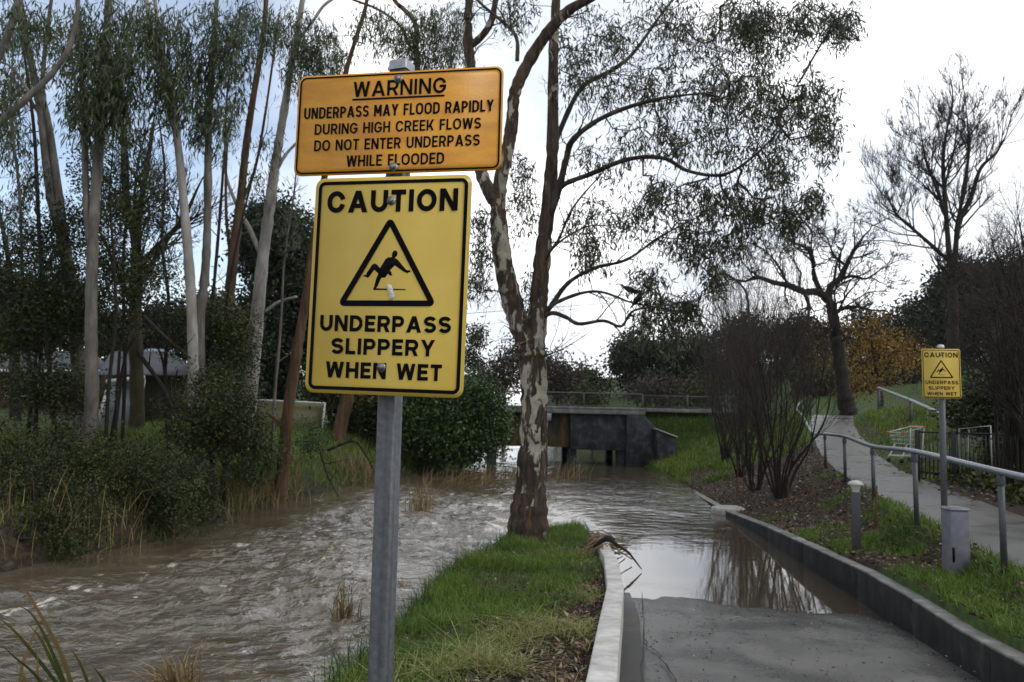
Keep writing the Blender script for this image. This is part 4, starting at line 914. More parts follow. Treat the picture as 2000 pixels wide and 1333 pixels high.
# ------------------------------------------------------------------ the big mottled gum on the point of the bank
Yc = 14.0
limbs = [
    [(1030, 1078, .47), (1031, 1050, .385), (1033, 1000, .335), (1038, 930, .285), (1042, 850, .255), (1043, 770, .235), (1040, 705, .25), (1034, 668, .26), (1024, 650, .20)],
    [(1036, 690, .20), (1022, 652, .20), (1006, 610, .195), (995, 570, .185), (984, 520, .175), (976, 460, .16), (973, 400, .145), (978, 350, .125, 13.9), (991, 295, .12, 13.8), (1000, 240, .115, 13.7), (1006, 180, .11, 13.6), (1035, 117, .105, 13.5), (1073, 60, .10, 13.3), (1112, 20, .085, 13.1), (1165, -10, .07, 12.9), (1230, -60, .05, 12.6)],
    [(974, 402, .14), (958, 378, .13), (941, 340, .115, 14.2), (930, 280, .11, 14.5), (925, 200, .105, 14.8), (919, 130, .105, 15), (914, 78, .10, 15), (915, 20, .085, 15), (922, -60, .07, 15)],
    [(917, 92, .07, 15), (940, 72, .07, 14.9), (958, 45, .065, 14.8), (968, 0, .055, 14.7), (975, -60, .04, 14.6)],
    [(1040, 700, .20), (1047, 650, .185), (1051, 600, .17), (1056, 540, .155), (1064, 460, .14), (1073, 380, .125), (1079, 290, .11), (1080, 200, .10), (1081, 100, .09), (1086, 0, .08), (1090, -80, .06)],
    [(1068, 440, .09), (1090, 375, .085, 13.8), (1106, 310, .075, 13.5), (1118, 275, .07, 13.3), (1160, 240, .06, 13.1), (1215, 214, .05, 12.9), (1290, 193, .038, 12.7), (1375, 182, .02, 12.5)],
    [(1072, 395, .075), (1100, 362, .07, 13.7), (1152, 341, .06, 13.4), (1225, 312, .055, 13.1), (1294, 309, .045, 12.8), (1346, 335, .04, 12.6), (1415, 341, .033, 12.4), (1478, 300, .025, 12.2), (1550, 225, .013, 12)],
    [(1079, 300, .07), (1096, 250, .07, 14.3), (1136, 172, .062, 14.6), (1194, 138, .055, 14.9), (1236, 105, .048, 15.1), (1289, 32, .038, 15.3), (1330, -20, .028, 15.5)],
    [(1055, 625, .075), (1075, 600, .066, 14.2), (1110, 553, .055, 14.5), (1162, 524, .046, 14.8), (1225, 507, .038, 15), (1289, 463, .028, 15.2), (1362, 425, .016, 15.4)],
    [(1052, 625, .06), (1078, 612, .055, 13.8), (1105, 620, .05, 13.5), (1131, 633, .045, 13.3), (1178, 627, .038, 13.1), (1212, 638, .032, 12.9), (1228, 618, .028, 12.9), (1245, 605, .024, 12.8), (1325, 594, .014, 12.6)],
    [(1054, 615, .05), (1090, 590, .045, 14), (1140, 572, .036, 14), (1180, 572, .03, 13.9), (1235, 592, .022, 13.8), (1290, 602, .012, 13.7)],
    [(1064, 500, .04), (1090, 470, .035, 14.3), (1120, 405, .028, 14.6), (1178, 336, .016, 14.8)],
    [(1010, 120, .05, 13.6), (1010, 80, .045, 13.5), (995, 55, .04, 13.4), (942, 10, .028, 13.3), (915, -15, .02, 13.2)],
    [(1060, 520, .03), (1085, 480, .025, 13.6), (1140, 445, .02, 13.2), (1190, 440, .012, 13)],
    [(1000, 590, .022, 14), (975, 570, .018, 13.8), (945, 566, .012, 13.6), (922, 545, .008, 13.5)],
    [(1048, 700, .022, 13.9), (1075, 692, .017, 13.8), (1110, 676, .011, 13.6), (1150, 650, .007, 13.5)],
]
blobs = [(1160, 60, 80, 60, 14, 1.2, 26), (1265, 40, 80, 60, 14.5, 1.2, 36), (1390, 40, 90, 65, 14.2, 1.3, 52), (1490, 60, 75, 65, 14, 1.2, 62), (1480, 30, 50, 35, 13.6, .8, 20), (1600, 20, 70, 40, 13.6, 1, 40), (1640, 40, 38, 26, 13.4, .7, 14),
    (1200, 160, 80, 50, 14, 1.2, 22), (1320, 160, 90, 55, 13.5, 1.2, 40), (1440, 165, 85, 60, 13.2, 1.2, 58), (1520, 210, 60, 60, 13, 1.1, 46), (1590, 180, 45, 55, 12.8, .9, 20), (1610, 250, 36, 45, 12.6, .8, 15),
    (1270, 250, 80, 45, 13.4, 1.1, 20), (1390, 260, 85, 50, 13, 1.1, 36), (1500, 310, 55, 55, 12.6, .9, 26), (1180, 300, 60, 40, 13.8, 1, 10), (1590, 385, 22, 22, 12.6, .5, 10), (1545, 420, 25, 26, 12.6, .6, 12),
    (1290, 375, 70, 40, 13.2, 1, 20), (1390, 390, 75, 45, 13, 1, 32), (1480, 400, 60, 45, 12.8, .9, 26), (1230, 430, 50, 40, 14.2, 1, 15), (1150, 425, 50, 45, 14.2, 1, 20), (1340, 460, 60, 40, 14, 1, 20), (1430, 460, 55, 40, 13.4, .9, 20),
    (1160, 490, 45, 35, 14.2, .9, 10), (1270, 545, 50, 38, 13.8, .8, 18), (1310, 600, 55, 32, 13.4, .8, 26), (1255, 620, 28, 22, 13, .6, 8), (1350, 590, 30, 25, 13, .6, 8), (1310, 650, 25, 18, 13, .5, 6), (1395, 525, 18, 32, 13, .5, 9), (1360, 480, 26, 28, 13.4, .6, 6),
    (945, 480, 25, 40, 13.8, .6, 7), (930, 540, 20, 28, 13.6, .5, 6), (1015, 400, 30, 50, 14, .8, 8), (1025, 330, 25, 50, 14, .8, 6), (1030, 560, 18, 40, 14.3, .6, 4), (940, 420, 20, 20, 13.8, .5, 4), (1010, 20, 40, 40, 13.8, .8, 8), (1120, 140, 30, 50, 14, .8, 8)]
bare = [(1110, 720, 50, 40, 13.6, .4, 5), (1140, 470, 80, 80, 14, 1, 14), (1250, 300, 120, 80, 13.5, 1, 14), (1010, 420, 40, 120, 14, .8, 12)]
limbs = limbs[:5] + [[(q[0], q[1], q[2] * .74) + tuple(q[3:]) for q in l] for l in limbs[5:]]
tree('gum_tree', 'tall forked gum with peeling cream and brown bark on the point of the bank', 'tree', None, limbs, Yc, m_mottle, [(q[0], q[1], q[2] * 1.08, q[3] * 1.1, q[4], q[5], int(6 + q[6] * (1.75 if q[6] < 35 else 1.3))) for q in blobs], L_gum, 18, .085, .145, .024, 1.7, .16, bare, 14, .0032, .020, .13, .02, m_limb, ex=.42, split=5, tw=dict(n=5, L=.9, r=.014, lv=3, kids=[3, 3], up=.02, rmin=.0035, f0=.35, f00=.95, wig=.2))

# ------------------------------------------------------------------ tall gums on the left bank
G = 'tall gums on the left bank'
def gum(label, limbs, Y, bark, blobs, m=24, L=.24, W=.034, leafm=L_gumd, hang=.34, down=2.6, spread=.13, bare=(), **kw):
    limbs = [[(q[0], q[1], q[2] * .84) + tuple(q[3:]) for q in l] for l in limbs]
    return tree('gum_tree', label, 'tree', G, limbs, Y, bark, [(q[0], q[1] + .12 * q[3], q[2] * 1.22, q[3] * 1.3, q[4], q[5], int(q[6] * 1.3)) for q in blobs], leafm, m, spread, L, W, down, hang, bare, 10, .004, .028, .14, .03, m_limb, ex=.42, **kw)
gum('slim grey gum forking low down, leftmost of the tall gums behind the shed', [[(158, 800, .24), (150, 680, .22), (139, 560, .20), (121, 462, .18), (98, 370, .16), (79, 210, .13), (52, 79, .10), (35, -40, .07)], [(127, 480, .14), (119, 410, .13), (97, 252, .10), (83, 170, .08), (95, 40, .06), (110, -60, .04)], [(82, 230, .06), (30, 160, .045), (-40, 110, .03)]], 21.5, m_grey_bark,
    [(40, 110, 45, 60, 21, 1.2, 26), (30, 255, 45, 35, 21, 1, 20), (60, 330, 30, 15, 21.4, .6, 5), (110, 60, 40, 60, 21, 1.2, 22), (20, 30, 40, 40, 21, 1, 14)])
gum('pale grey twin stemmed gum with heavy drooping foliage left of the mossy tree', [[(176, 860, .20), (180, 760, .175), (178, 640, .16), (180, 520, .15), (185, 400, .145), (196, 250, .13), (204, 120, .11), (212, 0, .09), (218, -80, .07)], [(176, 480, .10), (168, 380, .09), (165, 260, .08), (158, 120, .07), (150, -20, .05)], [(190, 330, .05), (150, 180, .04), (135, 60, .03)], [(203, 150, .05), (240, 90, .04), (262, 10, .03)]], 18.2, m_grey_bark,
    [(215, 50, 55, 70, 17.8, 1, 60), (195, 165, 55, 55, 17.6, .9, 60), (240, 140, 40, 60, 17.8, .8, 36), (170, 200, 40, 25, 17.6, .7, 18), (150, 60, 35, 55, 18, .8, 20), (225, 195, 35, 30, 17.6, .6, 16)])
gum('double stemmed pale gum rising just right of the bare mossy tree', [[(380, 880, .17), (378, 760, .155), (377, 690, .15), (372, 560, .14), (361, 420, .125), (346, 273, .11), (325, 173, .095), (294, 52, .07), (280, -40, .05)], [(366, 470, .09), (355, 360, .085), (341, 200, .075), (316, 100, .06), (300, -20, .05)]], 19.0, m_white_bark,
    [(318, 70, 50, 70, 18.6, .9, 46), (330, 165, 35, 40, 18.6, .7, 24), (300, 20, 40, 30, 18.6, .7, 16), (350, 150, 25, 40, 18.8, .6, 12)])
gum('thin straight gum close behind the double stemmed one, hung with foliage near the top', [[(396, 870, .15), (392, 740, .14), (391, 630, .135), (400, 540, .13), (404, 472, .12), (406, 370, .115), (407, 262, .105), (414, 140, .09), (422, 20, .07), (428, -60, .05)], [(407, 210, .05), (440, 130, .04), (455, 60, .03)]], 20.0, m_grey_bark,
    [(415, 60, 70, 60, 19.6, 1, 60), (408, 205, 36, 45, 19.4, .7, 34), (455, 90, 40, 50, 19.6, .8, 20), (385, 130, 30, 40, 19.6, .7, 14)])
gum('rusty brown barked gum leaning right between two paler trunks', [[(432, 870, .22), (438, 740, .20), (443, 640, .185), (452, 540, .17), (462, 450, .15), (470, 390, .14), (480, 290, .12), (490, 220, .11), (506, 120, .10), (517, 40, .09), (522, -60, .07)], [(470, 400, .06), (498, 330, .05), (520, 210, .04), (545, 30, .03)], [(455, 540, .05), (442, 420, .05), (444, 280, .04), (462, 180, .03)]], 22.5, m_brown_bark,
    [(490, 30, 50, 40, 22, .9, 26), (540, 60, 30, 30, 22, .8, 10), (455, 180, 25, 30, 22, .7, 8)], bare=[(470, 250, 50, 140, 22.4, .8, 12)])
gum('tallest white trunked gum immediately left of the warning sign', [[(478, 880, .29), (488, 780, .255), (499, 656, .235), (506, 580, .22), (514, 499, .205), (526, 410, .185), (535, 341, .17), (546, 270, .155), (556, 210, .14), (570, 120, .12), (583, 52, .11), (596, -40, .09)], [(511, 500, .10), (486, 445, .085), (462, 400, .07), (440, 330, .05), (448, 240, .035)], [(536, 340, .07), (560, 300, .06), (590, 270, .045)], [(575, 90, .06), (612, 40, .055), (640, 5, .05), (700, -25, .04)], [(517, 610, .06), (545, 590, .055), (580, 580, .05)]], 24.0, m_white_bark,
    [(600, 70, 40, 45, 23.5, .9, 30), (640, 80, 45, 45, 23.5, .9, 30), (590, 130, 30, 30, 23.6, .7, 16), (560, 30, 35, 30, 23.6, .8, 14), (520, 280, 30, 30, 24, .6, 6)], bare=[(560, 200, 40, 100, 24, .8, 8)])
gum('short leaning trunk with shedding brown bark at the water edge below the sign corner', [[(540, 1000, .27), (548, 960, .215), (556, 880, .19), (563, 800, .175), (575, 720, .16), (588, 640, .15), (600, 570, .13), (612, 480, .115), (628, 380, .10), (650, 260, .09), (676, 140, .075), (700, 60, .07), (715, 10, .06), (720, -50, .05)], [(556, 835, .05), (540, 820, .05), (520, 805, .04)]], 20.6, m_brown_bark,
    [(740, 30, 45, 30, 20, .8, 12)], bare=[(700, 60, 50, 60, 20.5, .7, 8)])
gum('stout brown trunk emerging above the sign with a bent pale upper stem', [[(655, 880, .33), (668, 820, .30), (682, 760, .26), (700, 640, .24), (730, 480, .22), (765, 330, .20), (800, 200, .17), (815, 125, .15), (812, 90, .15), (815, 70, .13), (808, 40, .11), (790, 20, .10), (770, 0, .09), (745, -50, .07)], [(800, 90, .06), (780, 50, .06), (740, 20, .055), (690, 0, .05), (640, -20, .04)]], 29.0, m_brown_bark,
    [(790, 40, 50, 40, 28, 1.1, 36), (855, 55, 50, 55, 28, 1.1, 50), (845, 100, 50, 30, 28, 1, 30), (770, 75, 40, 25, 28, 1, 20), (900, 90, 30, 45, 28, 1, 20), (640, 100, 40, 35, 28, 1, 20), (870, 20, 60, 30, 28, 1, 24)], bare=[(720, 100, 60, 30, 28.6, .8, 8)])
# limb reaching in from outside the left edge
gum('grey limb slanting in from the left edge, belonging to a trunk just outside', [[(-150, 980, .22, 15), (-150, 700, .2, 15), (-120, 420, .17, 15), (-60, 300, .11, 15), (0, 240, .085, 15), (60, 185, .075, 15), (105, 140, .065, 15), (135, 92, .055, 15), (150, 30, .045, 15), (155, -40, .035, 15)], [(-140, 520, .14, 15), (-70, 250, .11, 15), (0, 105, .09, 15), (22, 50, .085, 15), (40, -20, .07, 15)], [(60, 185, .035, 15), (20, 130, .03, 15), (-20, 120, .02, 15)]], 15, m_grey_bark,
    [(60, 20, 50, 30, 15, .8, 12), (10, 180, 25, 40, 15, .6, 8)])

# slender saplings between the big trunks
GS2 = 'slender saplings between the big gums'
for lab, l, Y, bl in (
    ('slender dark sapling leaning left in front of the leftmost grey gum', [(112, 900, .06), (95, 700, .055), (78, 480, .05), (66, 250, .04), (40, 60, .03), (20, -40, .02)], 19.5, [(60, 330, 40, 60, 19.5, .8, 14), (90, 470, 40, 40, 19.5, .7, 10)]),
    ('slender dark sapling just right of the twin stemmed grey gum', [(238, 900, .05), (244, 700, .048), (240, 520, .042), (250, 380, .036), (246, 240, .028), (255, 120, .018)], 21, [(262, 270, 40, 50, 21, .8, 14), (235, 400, 30, 40, 21, .7, 10)]),
    ('slender crooked sapling between the mossy tree and the double stemmed gum', [(330, 900, .055), (322, 740, .05), (330, 600, .045), (316, 470, .038), (322, 340, .03), (310, 230, .02)], 22, [(300, 330, 40, 50, 22, .8, 16), (330, 470, 30, 40, 22, .7, 8)]),
    ('slender black sapling hugging the right side of the thin straight gum', [(400, 900, .055), (404, 720, .05), (416, 580, .046), (428, 440, .042), (438, 300, .036), (446, 160, .026), (470, 20, .016)], 21.5, [(445, 250, 36, 60, 21.5, .8, 14)]),
    ('slender dark sapling leaning right against the rusty brown gum', [(410, 900, .05), (425, 760, .046), (440, 620, .04), (462, 480, .034), (490, 360, .026), (515, 270, .016)], 21.6, [(500, 330, 30, 40, 21.6, .7, 8)]),
    ('slender pale sapling close to the left edge crossing the fine twigged tree', [(64, 920, .055), (58, 720, .05), (44, 540, .044), (38, 380, .036), (22, 220, .028), (26, 80, .018)], 20.5, [(30, 400, 40, 50, 20.5, .8, 14), (20, 160, 40, 40, 20.5, .7, 12)]),
    ('slender grey sapling right of the white trunked gum beside the sign edge', [(530, 930, .05), (536, 780, .046), (548, 640, .04), (556, 500, .034), (574, 380, .026), (582, 280, .016)], 23.5, [(570, 420, 26, 50, 23.5, .7, 9)]),
    ('slender dark sapling between the twin stemmed gum and the mossy tree foot', [(205, 900, .045), (212, 760, .042), (226, 620, .038), (222, 500, .032), (214, 390, .024), (220, 300, .014)], 18.6, [(225, 380, 30, 40, 18.6, .6, 10)])):
    tree('sapling', lab, 'tree', GS2, [l], Y, m_grey_bark if 'pale' in lab or 'grey s' in lab else m_dark_bark, bl, L_gumd, 22, .14, .2, .03, 2.2, .28, trunk_n=6, rt=.004, rmax=.02, jit=.16, sag=.02, ex=.42, tw=dict(n=9, L=.9, r=.014, lv=3, kids=[3, 3], up=.12, rmin=.004, f00=.3))

# ------------------------------------------------------------------ bare mossy tree among the gums
tree('bare_tree', 'leafless mossy tree with upswept branches standing over the shed among the gums', 'tree', None,
    [[(268, 800, .22), (266, 700, .20), (264, 620, .19), (266, 545, .18), (268, 500, .16)], [(268, 510, .12), (255, 430, .10), (242, 350, .085), (240, 260, .06)], [(268, 505, .12), (272, 420, .10), (285, 340, .08), (300, 240, .055)], [(268, 525, .12), (300, 490, .10), (335, 455, .085), (360, 425, .07), (385, 370, .04)], [(270, 550, .08), (300, 510, .07), (340, 450, .05)], [(262, 600, .06), (225, 520, .05), (190, 440, .035)], [(267, 500, .07), (262, 400, .055), (270, 310, .04)]], 25, m_moss_bark,
    twig=m_dark_bark, tw=dict(n=9, L=1.7, r=.035, lv=4, kids=[4, 4, 3], up=.12, rmin=.006, ang=.6))
tree('bare_tree', 'leafless fine twigged tree at the left edge against the blue sky', 'tree', None,
    [[(30, 820, .2), (28, 700, .17), (24, 600, .13), (15, 500, .09), (0, 420, .06)], [(28, 650, .08), (70, 560, .07), (110, 480, .04)], [(24, 620, .08), (-20, 540, .06), (-50, 470, .04)]], 28, m_dark_bark,
    tw=dict(n=9, L=2.0, r=.035, lv=4, kids=[4, 4, 3], up=.1, rmin=.007, ang=.65))

# ------------------------------------------------------------------ shrubs and understorey
def shrub(name, label, group, px, py, Y, blobs, leafm, m, spread, L, W, cat='shrub', rt=.006, twig=None, down=.2, stems=3):
    """leafy shrub: a few stems from its base, twigs to every clump, broad leaves"""
    p = at(px, py, Y); z = hgt(p[0], p[1])[0]; base = np.array([p[0], p[1], z - .05])
    root = thing(name, base, label, cat, group); T = np.concatenate([blob(*q) for q in blobs]); g = np.maximum(hgt(T[:, 0], T[:, 1]), lvlC(T[:, 1])); T = T[T[:, 2] > g - .35]; g = np.maximum(hgt(T[:, 0], T[:, 1]), lvlC(T[:, 1])); T[:, 2] = np.maximum(T[:, 2], g + .12 + .2 * rng.random(len(T)))
    b = B(); pool = []; c = T.mean(0)
    for i in range(stems):
        q = T[rng.integers(len(T))]; e = base + (q - base) * .7; mid = base + (q - base) * .3 + [0, 0, .25 * (q[2] - base[2])]
        P = crom([base + rng.normal(size=3) * [.06, .06, 0], mid, e], 5); b.tube(P, np.linspace(.05, .015, len(P)), 6); pool += dense(P, .2)
    b.link('stems', twig or m_dark_bark, root, True)
    V, Q = grow(pool, T, .15, .35, .02, rt * .6, .018, .4); link('twigs', mesh_np('twigs', V, Q), twig or m_dark_bark, root)
    m = int(m * 2.2); C, D, l, w_ = clusters(T, m, spread * 1.1, L * 1.12, W * 1.2, down, .0); tint = np.clip(np.repeat(rng.random(len(T)), m) * .78 + rng.random(len(C)) * .34 - .06, 0, 1)
    link('foliage', leaf_mesh('foliage', C, D, l, w_, tint, .06), leafm, root); return root
U = 'dark understorey on the left bank'
shrub('understorey_tree', 'dark small leaved tree filling the far left edge in front of the brown roofed house', U, 60, 900, 20, [(60, 560, 95, 90, 20, 1.3, 120), (40, 660, 80, 60, 20, 1.2, 64), (150, 620, 60, 60, 20, 1, 60), (90, 450, 60, 45, 20, 1, 22), (80, 755, 90, 45, 19, 1, 40)], L_dark, 36, .20, .075, .036)
shrub('understorey_tree', 'dark leafy sapling wrapped round the pale grey gum trunk left of the bare mossy tree', U, 215, 900, 19.6, [(200, 330, 75, 60, 19.6, .9, 30), (180, 450, 80, 70, 19.6, 1, 46), (230, 540, 80, 60, 19.6, 1, 60), (200, 620, 60, 50, 19.4, 1, 34), (290, 400, 70, 60, 19.6, 1, 36), (140, 770, 60, 40, 19, .8, 26)], L_dark, 30, .18, .075, .036)
shrub('understorey_tree', 'dark leafy sapling between the bare mossy tree and the white gum', U, 330, 900, 21, [(310, 560, 60, 60, 21, 1, 26), (350, 640, 60, 60, 21, 1, 46), (430, 640, 70, 60, 21.4, 1, 70), (350, 810, 40, 25, 21, 1, 10), (470, 690, 45, 60, 21.4, 1, 46)], L_dark, 30, .18, .075, .036)
shrub('understorey_shrub', 'olive green shrub around the foot of the white trunked gum', U, 430, 930, 18.2, [(430, 790, 75, 75, 18.2, 1, 110), (470, 850, 60, 40, 18.4, .8, 60), (390, 850, 60, 50, 18, .9, 60)], L_dark, 30, .17, .065, .032)
def ragged(px, py, rx, ry, Y, dY, n, k=9):
    o = []
    for i in range(k):
        a = rng.random() * 2 * PI; r_ = rng.random() ** .5; s = .22 + .28 * rng.random(); o.append((px + rx * r_ * math.cos(a), py + ry * r_ * math.sin(a), rx * s, ry * s * 1.2, Y + dY * rng.normal() * .6, dY * .5, max(2, int(n / k))))
    return o
shrub('understorey_shrub', 'broad dark shrub below the brown roofed house at the left edge', U, 40, 1000, 15.2, ragged(20, 880, 120, 70, 15.6, 1, 100, 14) + ragged(60, 950, 130, 70, 15, .8, 150, 16), L_dark, 26, .16, .06, .026)
shrub('understorey_shrub', 'broad dark shrub at the waterline below the leaning shed', U, 230, 1010, 15.8, ragged(220, 915, 130, 60, 16.2, 1, 90, 14) + ragged(250, 965, 120, 75, 15.4, .7, 150, 16) + ragged(340, 960, 60, 80, 15.8, .7, 60, 8), L_dark, 26, .15, .06, .026)
shrub('understorey_shrub', 'low dark shrub at the foot of the left bank among dry reeds', U, 100, 1060, 13.9, ragged(90, 1030, 120, 50, 14, .5, 110, 14), L_dark, 26, .13, .055, .024)
shrub('understorey_shrub', 'small olive shrub beside the leaning brown trunk at the water edge', U, 500, 940, 20, [(510, 890, 50, 36, 20.2, .7, 40), (600, 850, 36, 36, 22, .7, 24), (470, 930, 30, 26, 19.5, .5, 22)], L_bush, 26, .15, .06, .030)
shrub('understorey_shrub', 'sprawling dark shrub overhanging the water just left of the dry reed tuft bank', U, 380, 1040, 16.6, ragged(390, 985, 70, 60, 17, .6, 90, 12), L_dark, 26, .15, .06, .028)
shrub('understorey_shrub', 'low tangled shrub touching the water at the extreme lower left', U, 20, 1100, 12.9, ragged(70, 1075, 130, 28, 13.4, .4, 80, 12), L_dark, 26, .12, .055, .026)
H_ = 'big leafy bushes by the bridge'
shrub('hedge_bush', 'large fresh green bush bulging out from behind the signpost toward the bridge', H_, 900, 905, 29.5, [(860, 830, 90, 70, 29.5, 1.6, 190), (920, 790, 55, 50, 29.5, 1.2, 100), (900, 860, 75, 40, 29, 1, 110), (830, 780, 60, 50, 30, 1.4, 70), (965, 830, 22, 36, 29.4, .6, 20)], L_bush, 42, .26, .12, .06, 'bush')
shrub('hedge_bush', 'darker green bush in the shade left of the signpost behind the brown trunk', H_, 740, 880, 32, [(700, 800, 70, 60, 32, 1.6, 110), (760, 830, 60, 55, 31.5, 1.4, 110), (640, 760, 50, 40, 33, 1.2, 50)], L_dark, 42, .28, .13, .065, 'bush')
shrub('background_tree', 'dark dense evergreen tree behind the white trunked gum', None, 560, 850, 36, [(540, 480, 80, 90, 36, 2.4, 170), (600, 600, 60, 90, 36, 2, 110), (520, 640, 70, 80, 36, 2.2, 140), (640, 700, 60, 60, 36, 2, 70), (520, 740, 60, 40, 36, 2, 60)], L_pine, 40, .35, .22, .09, 'tree', .012)
BG = 'dim trees beyond the shed'
for (px, Y, bl, lab) in ((90, 50, [(60, 640, 120, 60, 50, 3, 90), (110, 580, 70, 40, 50, 2, 30)], 'dim olive tree far behind the brown roofed house'), (330, 52, [(330, 650, 90, 50, 52, 3, 90), (250, 670, 70, 40, 52, 3, 50), (420, 640, 60, 60, 52, 3, 50)], 'dim tree far behind the shed roof and the bare mossy tree'), (460, 48, [(450, 700, 60, 70, 48, 2.5, 70)], 'dim narrow tree seen between the rusty trunk and the white trunk'), (-30, 44, [(-40, 600, 70, 110, 44, 3, 70)], 'dim tree at the extreme left edge behind the fine twigged bare tree')):
    shrub('background_tree', lab, BG, px, 830, Y, bl, L_pine, 40, .5, .32, .13, 'tree', .02)
# ------------------------------------------------------------------ trees beyond the bridge
def bgtree(label, px, by, Y, blobs, leafm, group, m=46, spread=.5, L=.34, W=.15, trunk=.25, bark=None, bare=(), name='background_tree', down=.3, rt=.012, tops=None):
    p = at(px, by, Y); z = hgt(p[0], Y)[0]; top = min(q[1] for q in blobs) if tops is None else tops; a = at(px, (by + top) / 2, Y)
    pts = np.array([[p[0], Y, z - .2], (np.array([p[0], Y, z]) + a) / 2 + rng.normal(size=3) * .15, a]); root = thing(name, (p[0], Y, z), label, 'tree', group)
    b = B(); P = crom(pts, 5); b.tube(P, np.linspace(trunk, trunk * .4, len(P)), 8); b.link('trunk', bark or m_dark_bark, root, True)
    T = np.concatenate([blob(*q) for q in blobs]); pool = dense(P, .5)
    V, Q = grow(pool, T, .14, .8, .03, rt, trunk * .5, .5); link('branches', mesh_np('branches', V, Q), bark or m_dark_bark, root)
    if leafm:
        C, D, l, w_ = clusters(T, m, spread, L, W, down); tint = np.clip(np.repeat(rng.random(len(T)), m) * .6 + rng.random(len(C)) * .4, 0, 1)
        link('crown', leaf_mesh('crown', C, D, l, w_, tint, .05), leafm, root)
    return root
GB = 'trees beyond the road bridge'
bgtree('loose pale crowned gum peeping out right of the large caution sign', 925, 800, 62, [(928, 660, 16, 26, 62, 1, 24), (915, 700, 14, 30, 62, 1, 16), (932, 715, 12, 14, 62, 1, 8)], L_olive, GB, 30, .4, .35, .12, .16)
bgtree('grey brown half bare tree beyond the bridge left of the big gum trunk', 985, 800, 66, [(985, 730, 40, 30, 66, 3, 60), (1005, 700, 20, 22, 66, 2, 22), (950, 745, 28, 18, 66, 2, 30)], L_brown, GB, 40, .55, .32, .14, .22)
bgtree('grey brown half bare tree beyond the bridge right of the big gum trunk', 1090, 800, 68, [(1085, 735, 35, 40, 68, 3, 70), (1060, 720, 22, 26, 68, 2, 30), (1110, 755, 30, 25, 68, 2, 40)], L_brown, GB, 40, .55, .32, .14, .22)
bgtree('small dark green tree beyond the middle of the bridge', 1150, 800, 72, [(1140, 740, 22, 22, 72, 2, 40), (1160, 755, 20, 18, 72, 2, 30)], L_olive, GB, 46, .5, .34, .16, .2)
bgtree('round olive bush standing just behind the bridge railing', 1150, 800, 52, [(1150, 778, 24, 18, 52, 1.4, 44)], L_olive, GB, 46, .35, .26, .12, .12)
bgtree('pale feathery sapling in the gap of sky above the bridge', 1190, 800, 64, [(1190, 755, 6, 14, 64, .6, 9)], L_olive, GB, 24, .25, .25, .10, .08)
bgtree('big umbrella crowned dark pine left of centre beyond the bridge', 1250, 800, 74, [(1235, 685, 36, 13, 74, 2.5, 46), (1215, 712, 24, 12, 74, 2.5, 26), (1280, 690, 32, 14, 74, 2.5, 40), (1255, 735, 40, 30, 74, 3, 60), (1230, 672, 14, 7, 74, 1, 10)], L_pine, GB, 60, .6, .38, .16, .35)
bgtree('broad dark pine standing right of the umbrella crowned one', 1330, 800, 76, [(1330, 690, 34, 18, 76, 2.5, 50), (1360, 680, 36, 18, 76, 2.5, 44), (1320, 740, 50, 40, 76, 3, 90), (1380, 730, 40, 40, 76, 3, 60)], L_pine, GB, 60, .65, .38, .16, .35)
bgtree('brown leafless looking thicket tree under the dark pines', 1290, 800, 60, [(1270, 765, 50, 26, 60, 2, 60), (1330, 770, 50, 24, 60, 2, 60)], L_brown, GB, 40, .45, .28, .10, .2)
bgtree('yellowish olive shrub tree at the right end of the bridge railing', 1375, 800, 50, [(1372, 770, 40, 26, 50, 1.6, 50)], L_olive, GB, 44, .38, .26, .10, .16)
GH = 'wooded hill behind the upper path'
for px, Y, bl, lm, lab in ((1440, 84, [(1450, 660, 60, 36, 84, 3, 90), (1430, 720, 60, 40, 84, 3, 70)], L_pine, 'dark hill tree showing through the tops of the bare shrubs'),
        (1560, 88, [(1560, 660, 70, 34, 88, 3, 100), (1580, 720, 70, 40, 88, 3, 90)], L_pine, 'dark hill tree behind the gnarled oak trunk'),
        (1690, 92, [(1700, 650, 60, 40, 92, 3, 80), (1690, 710, 70, 40, 92, 3, 80)], L_olive, 'olive hill tree rising behind the orange autumn leaves'),
        (1790, 88, [(1790, 640, 60, 50, 88, 3, 100), (1800, 720, 70, 40, 88, 3, 90)], L_pine, 'grey green hill tree left of the small caution sign'),
        (1640, 70, [(1640, 765, 60, 22, 70, 2, 60), (1600, 745, 40, 25, 70, 2, 40)], L_olive, 'low olive tree behind the grass beyond the oak trunk'),
        (1760, 72, [(1750, 765, 50, 20, 72, 2, 50), (1790, 745, 40, 30, 72, 2, 50)], L_pine, 'low dark tree behind the top end of the pipe barrier'),
        (1870, 78, [(1870, 560, 48, 40, 78, 3, 100), (1930, 560, 60, 50, 78, 3, 120), (1840, 620, 40, 40, 78, 3, 70), (1900, 650, 80, 60, 78, 3, 140)], L_pine, 'massive dark conifer behind the tall bare tree at right'),
        (1990, 80, [(1990, 560, 50, 50, 80, 3, 80), (1980, 660, 60, 60, 80, 3, 90)], L_pine, 'dark conifer at the right edge of the hill')):
    bgtree(lab, px, 790, Y, bl, lm, GH, 60, .75, .45, .2, .4)

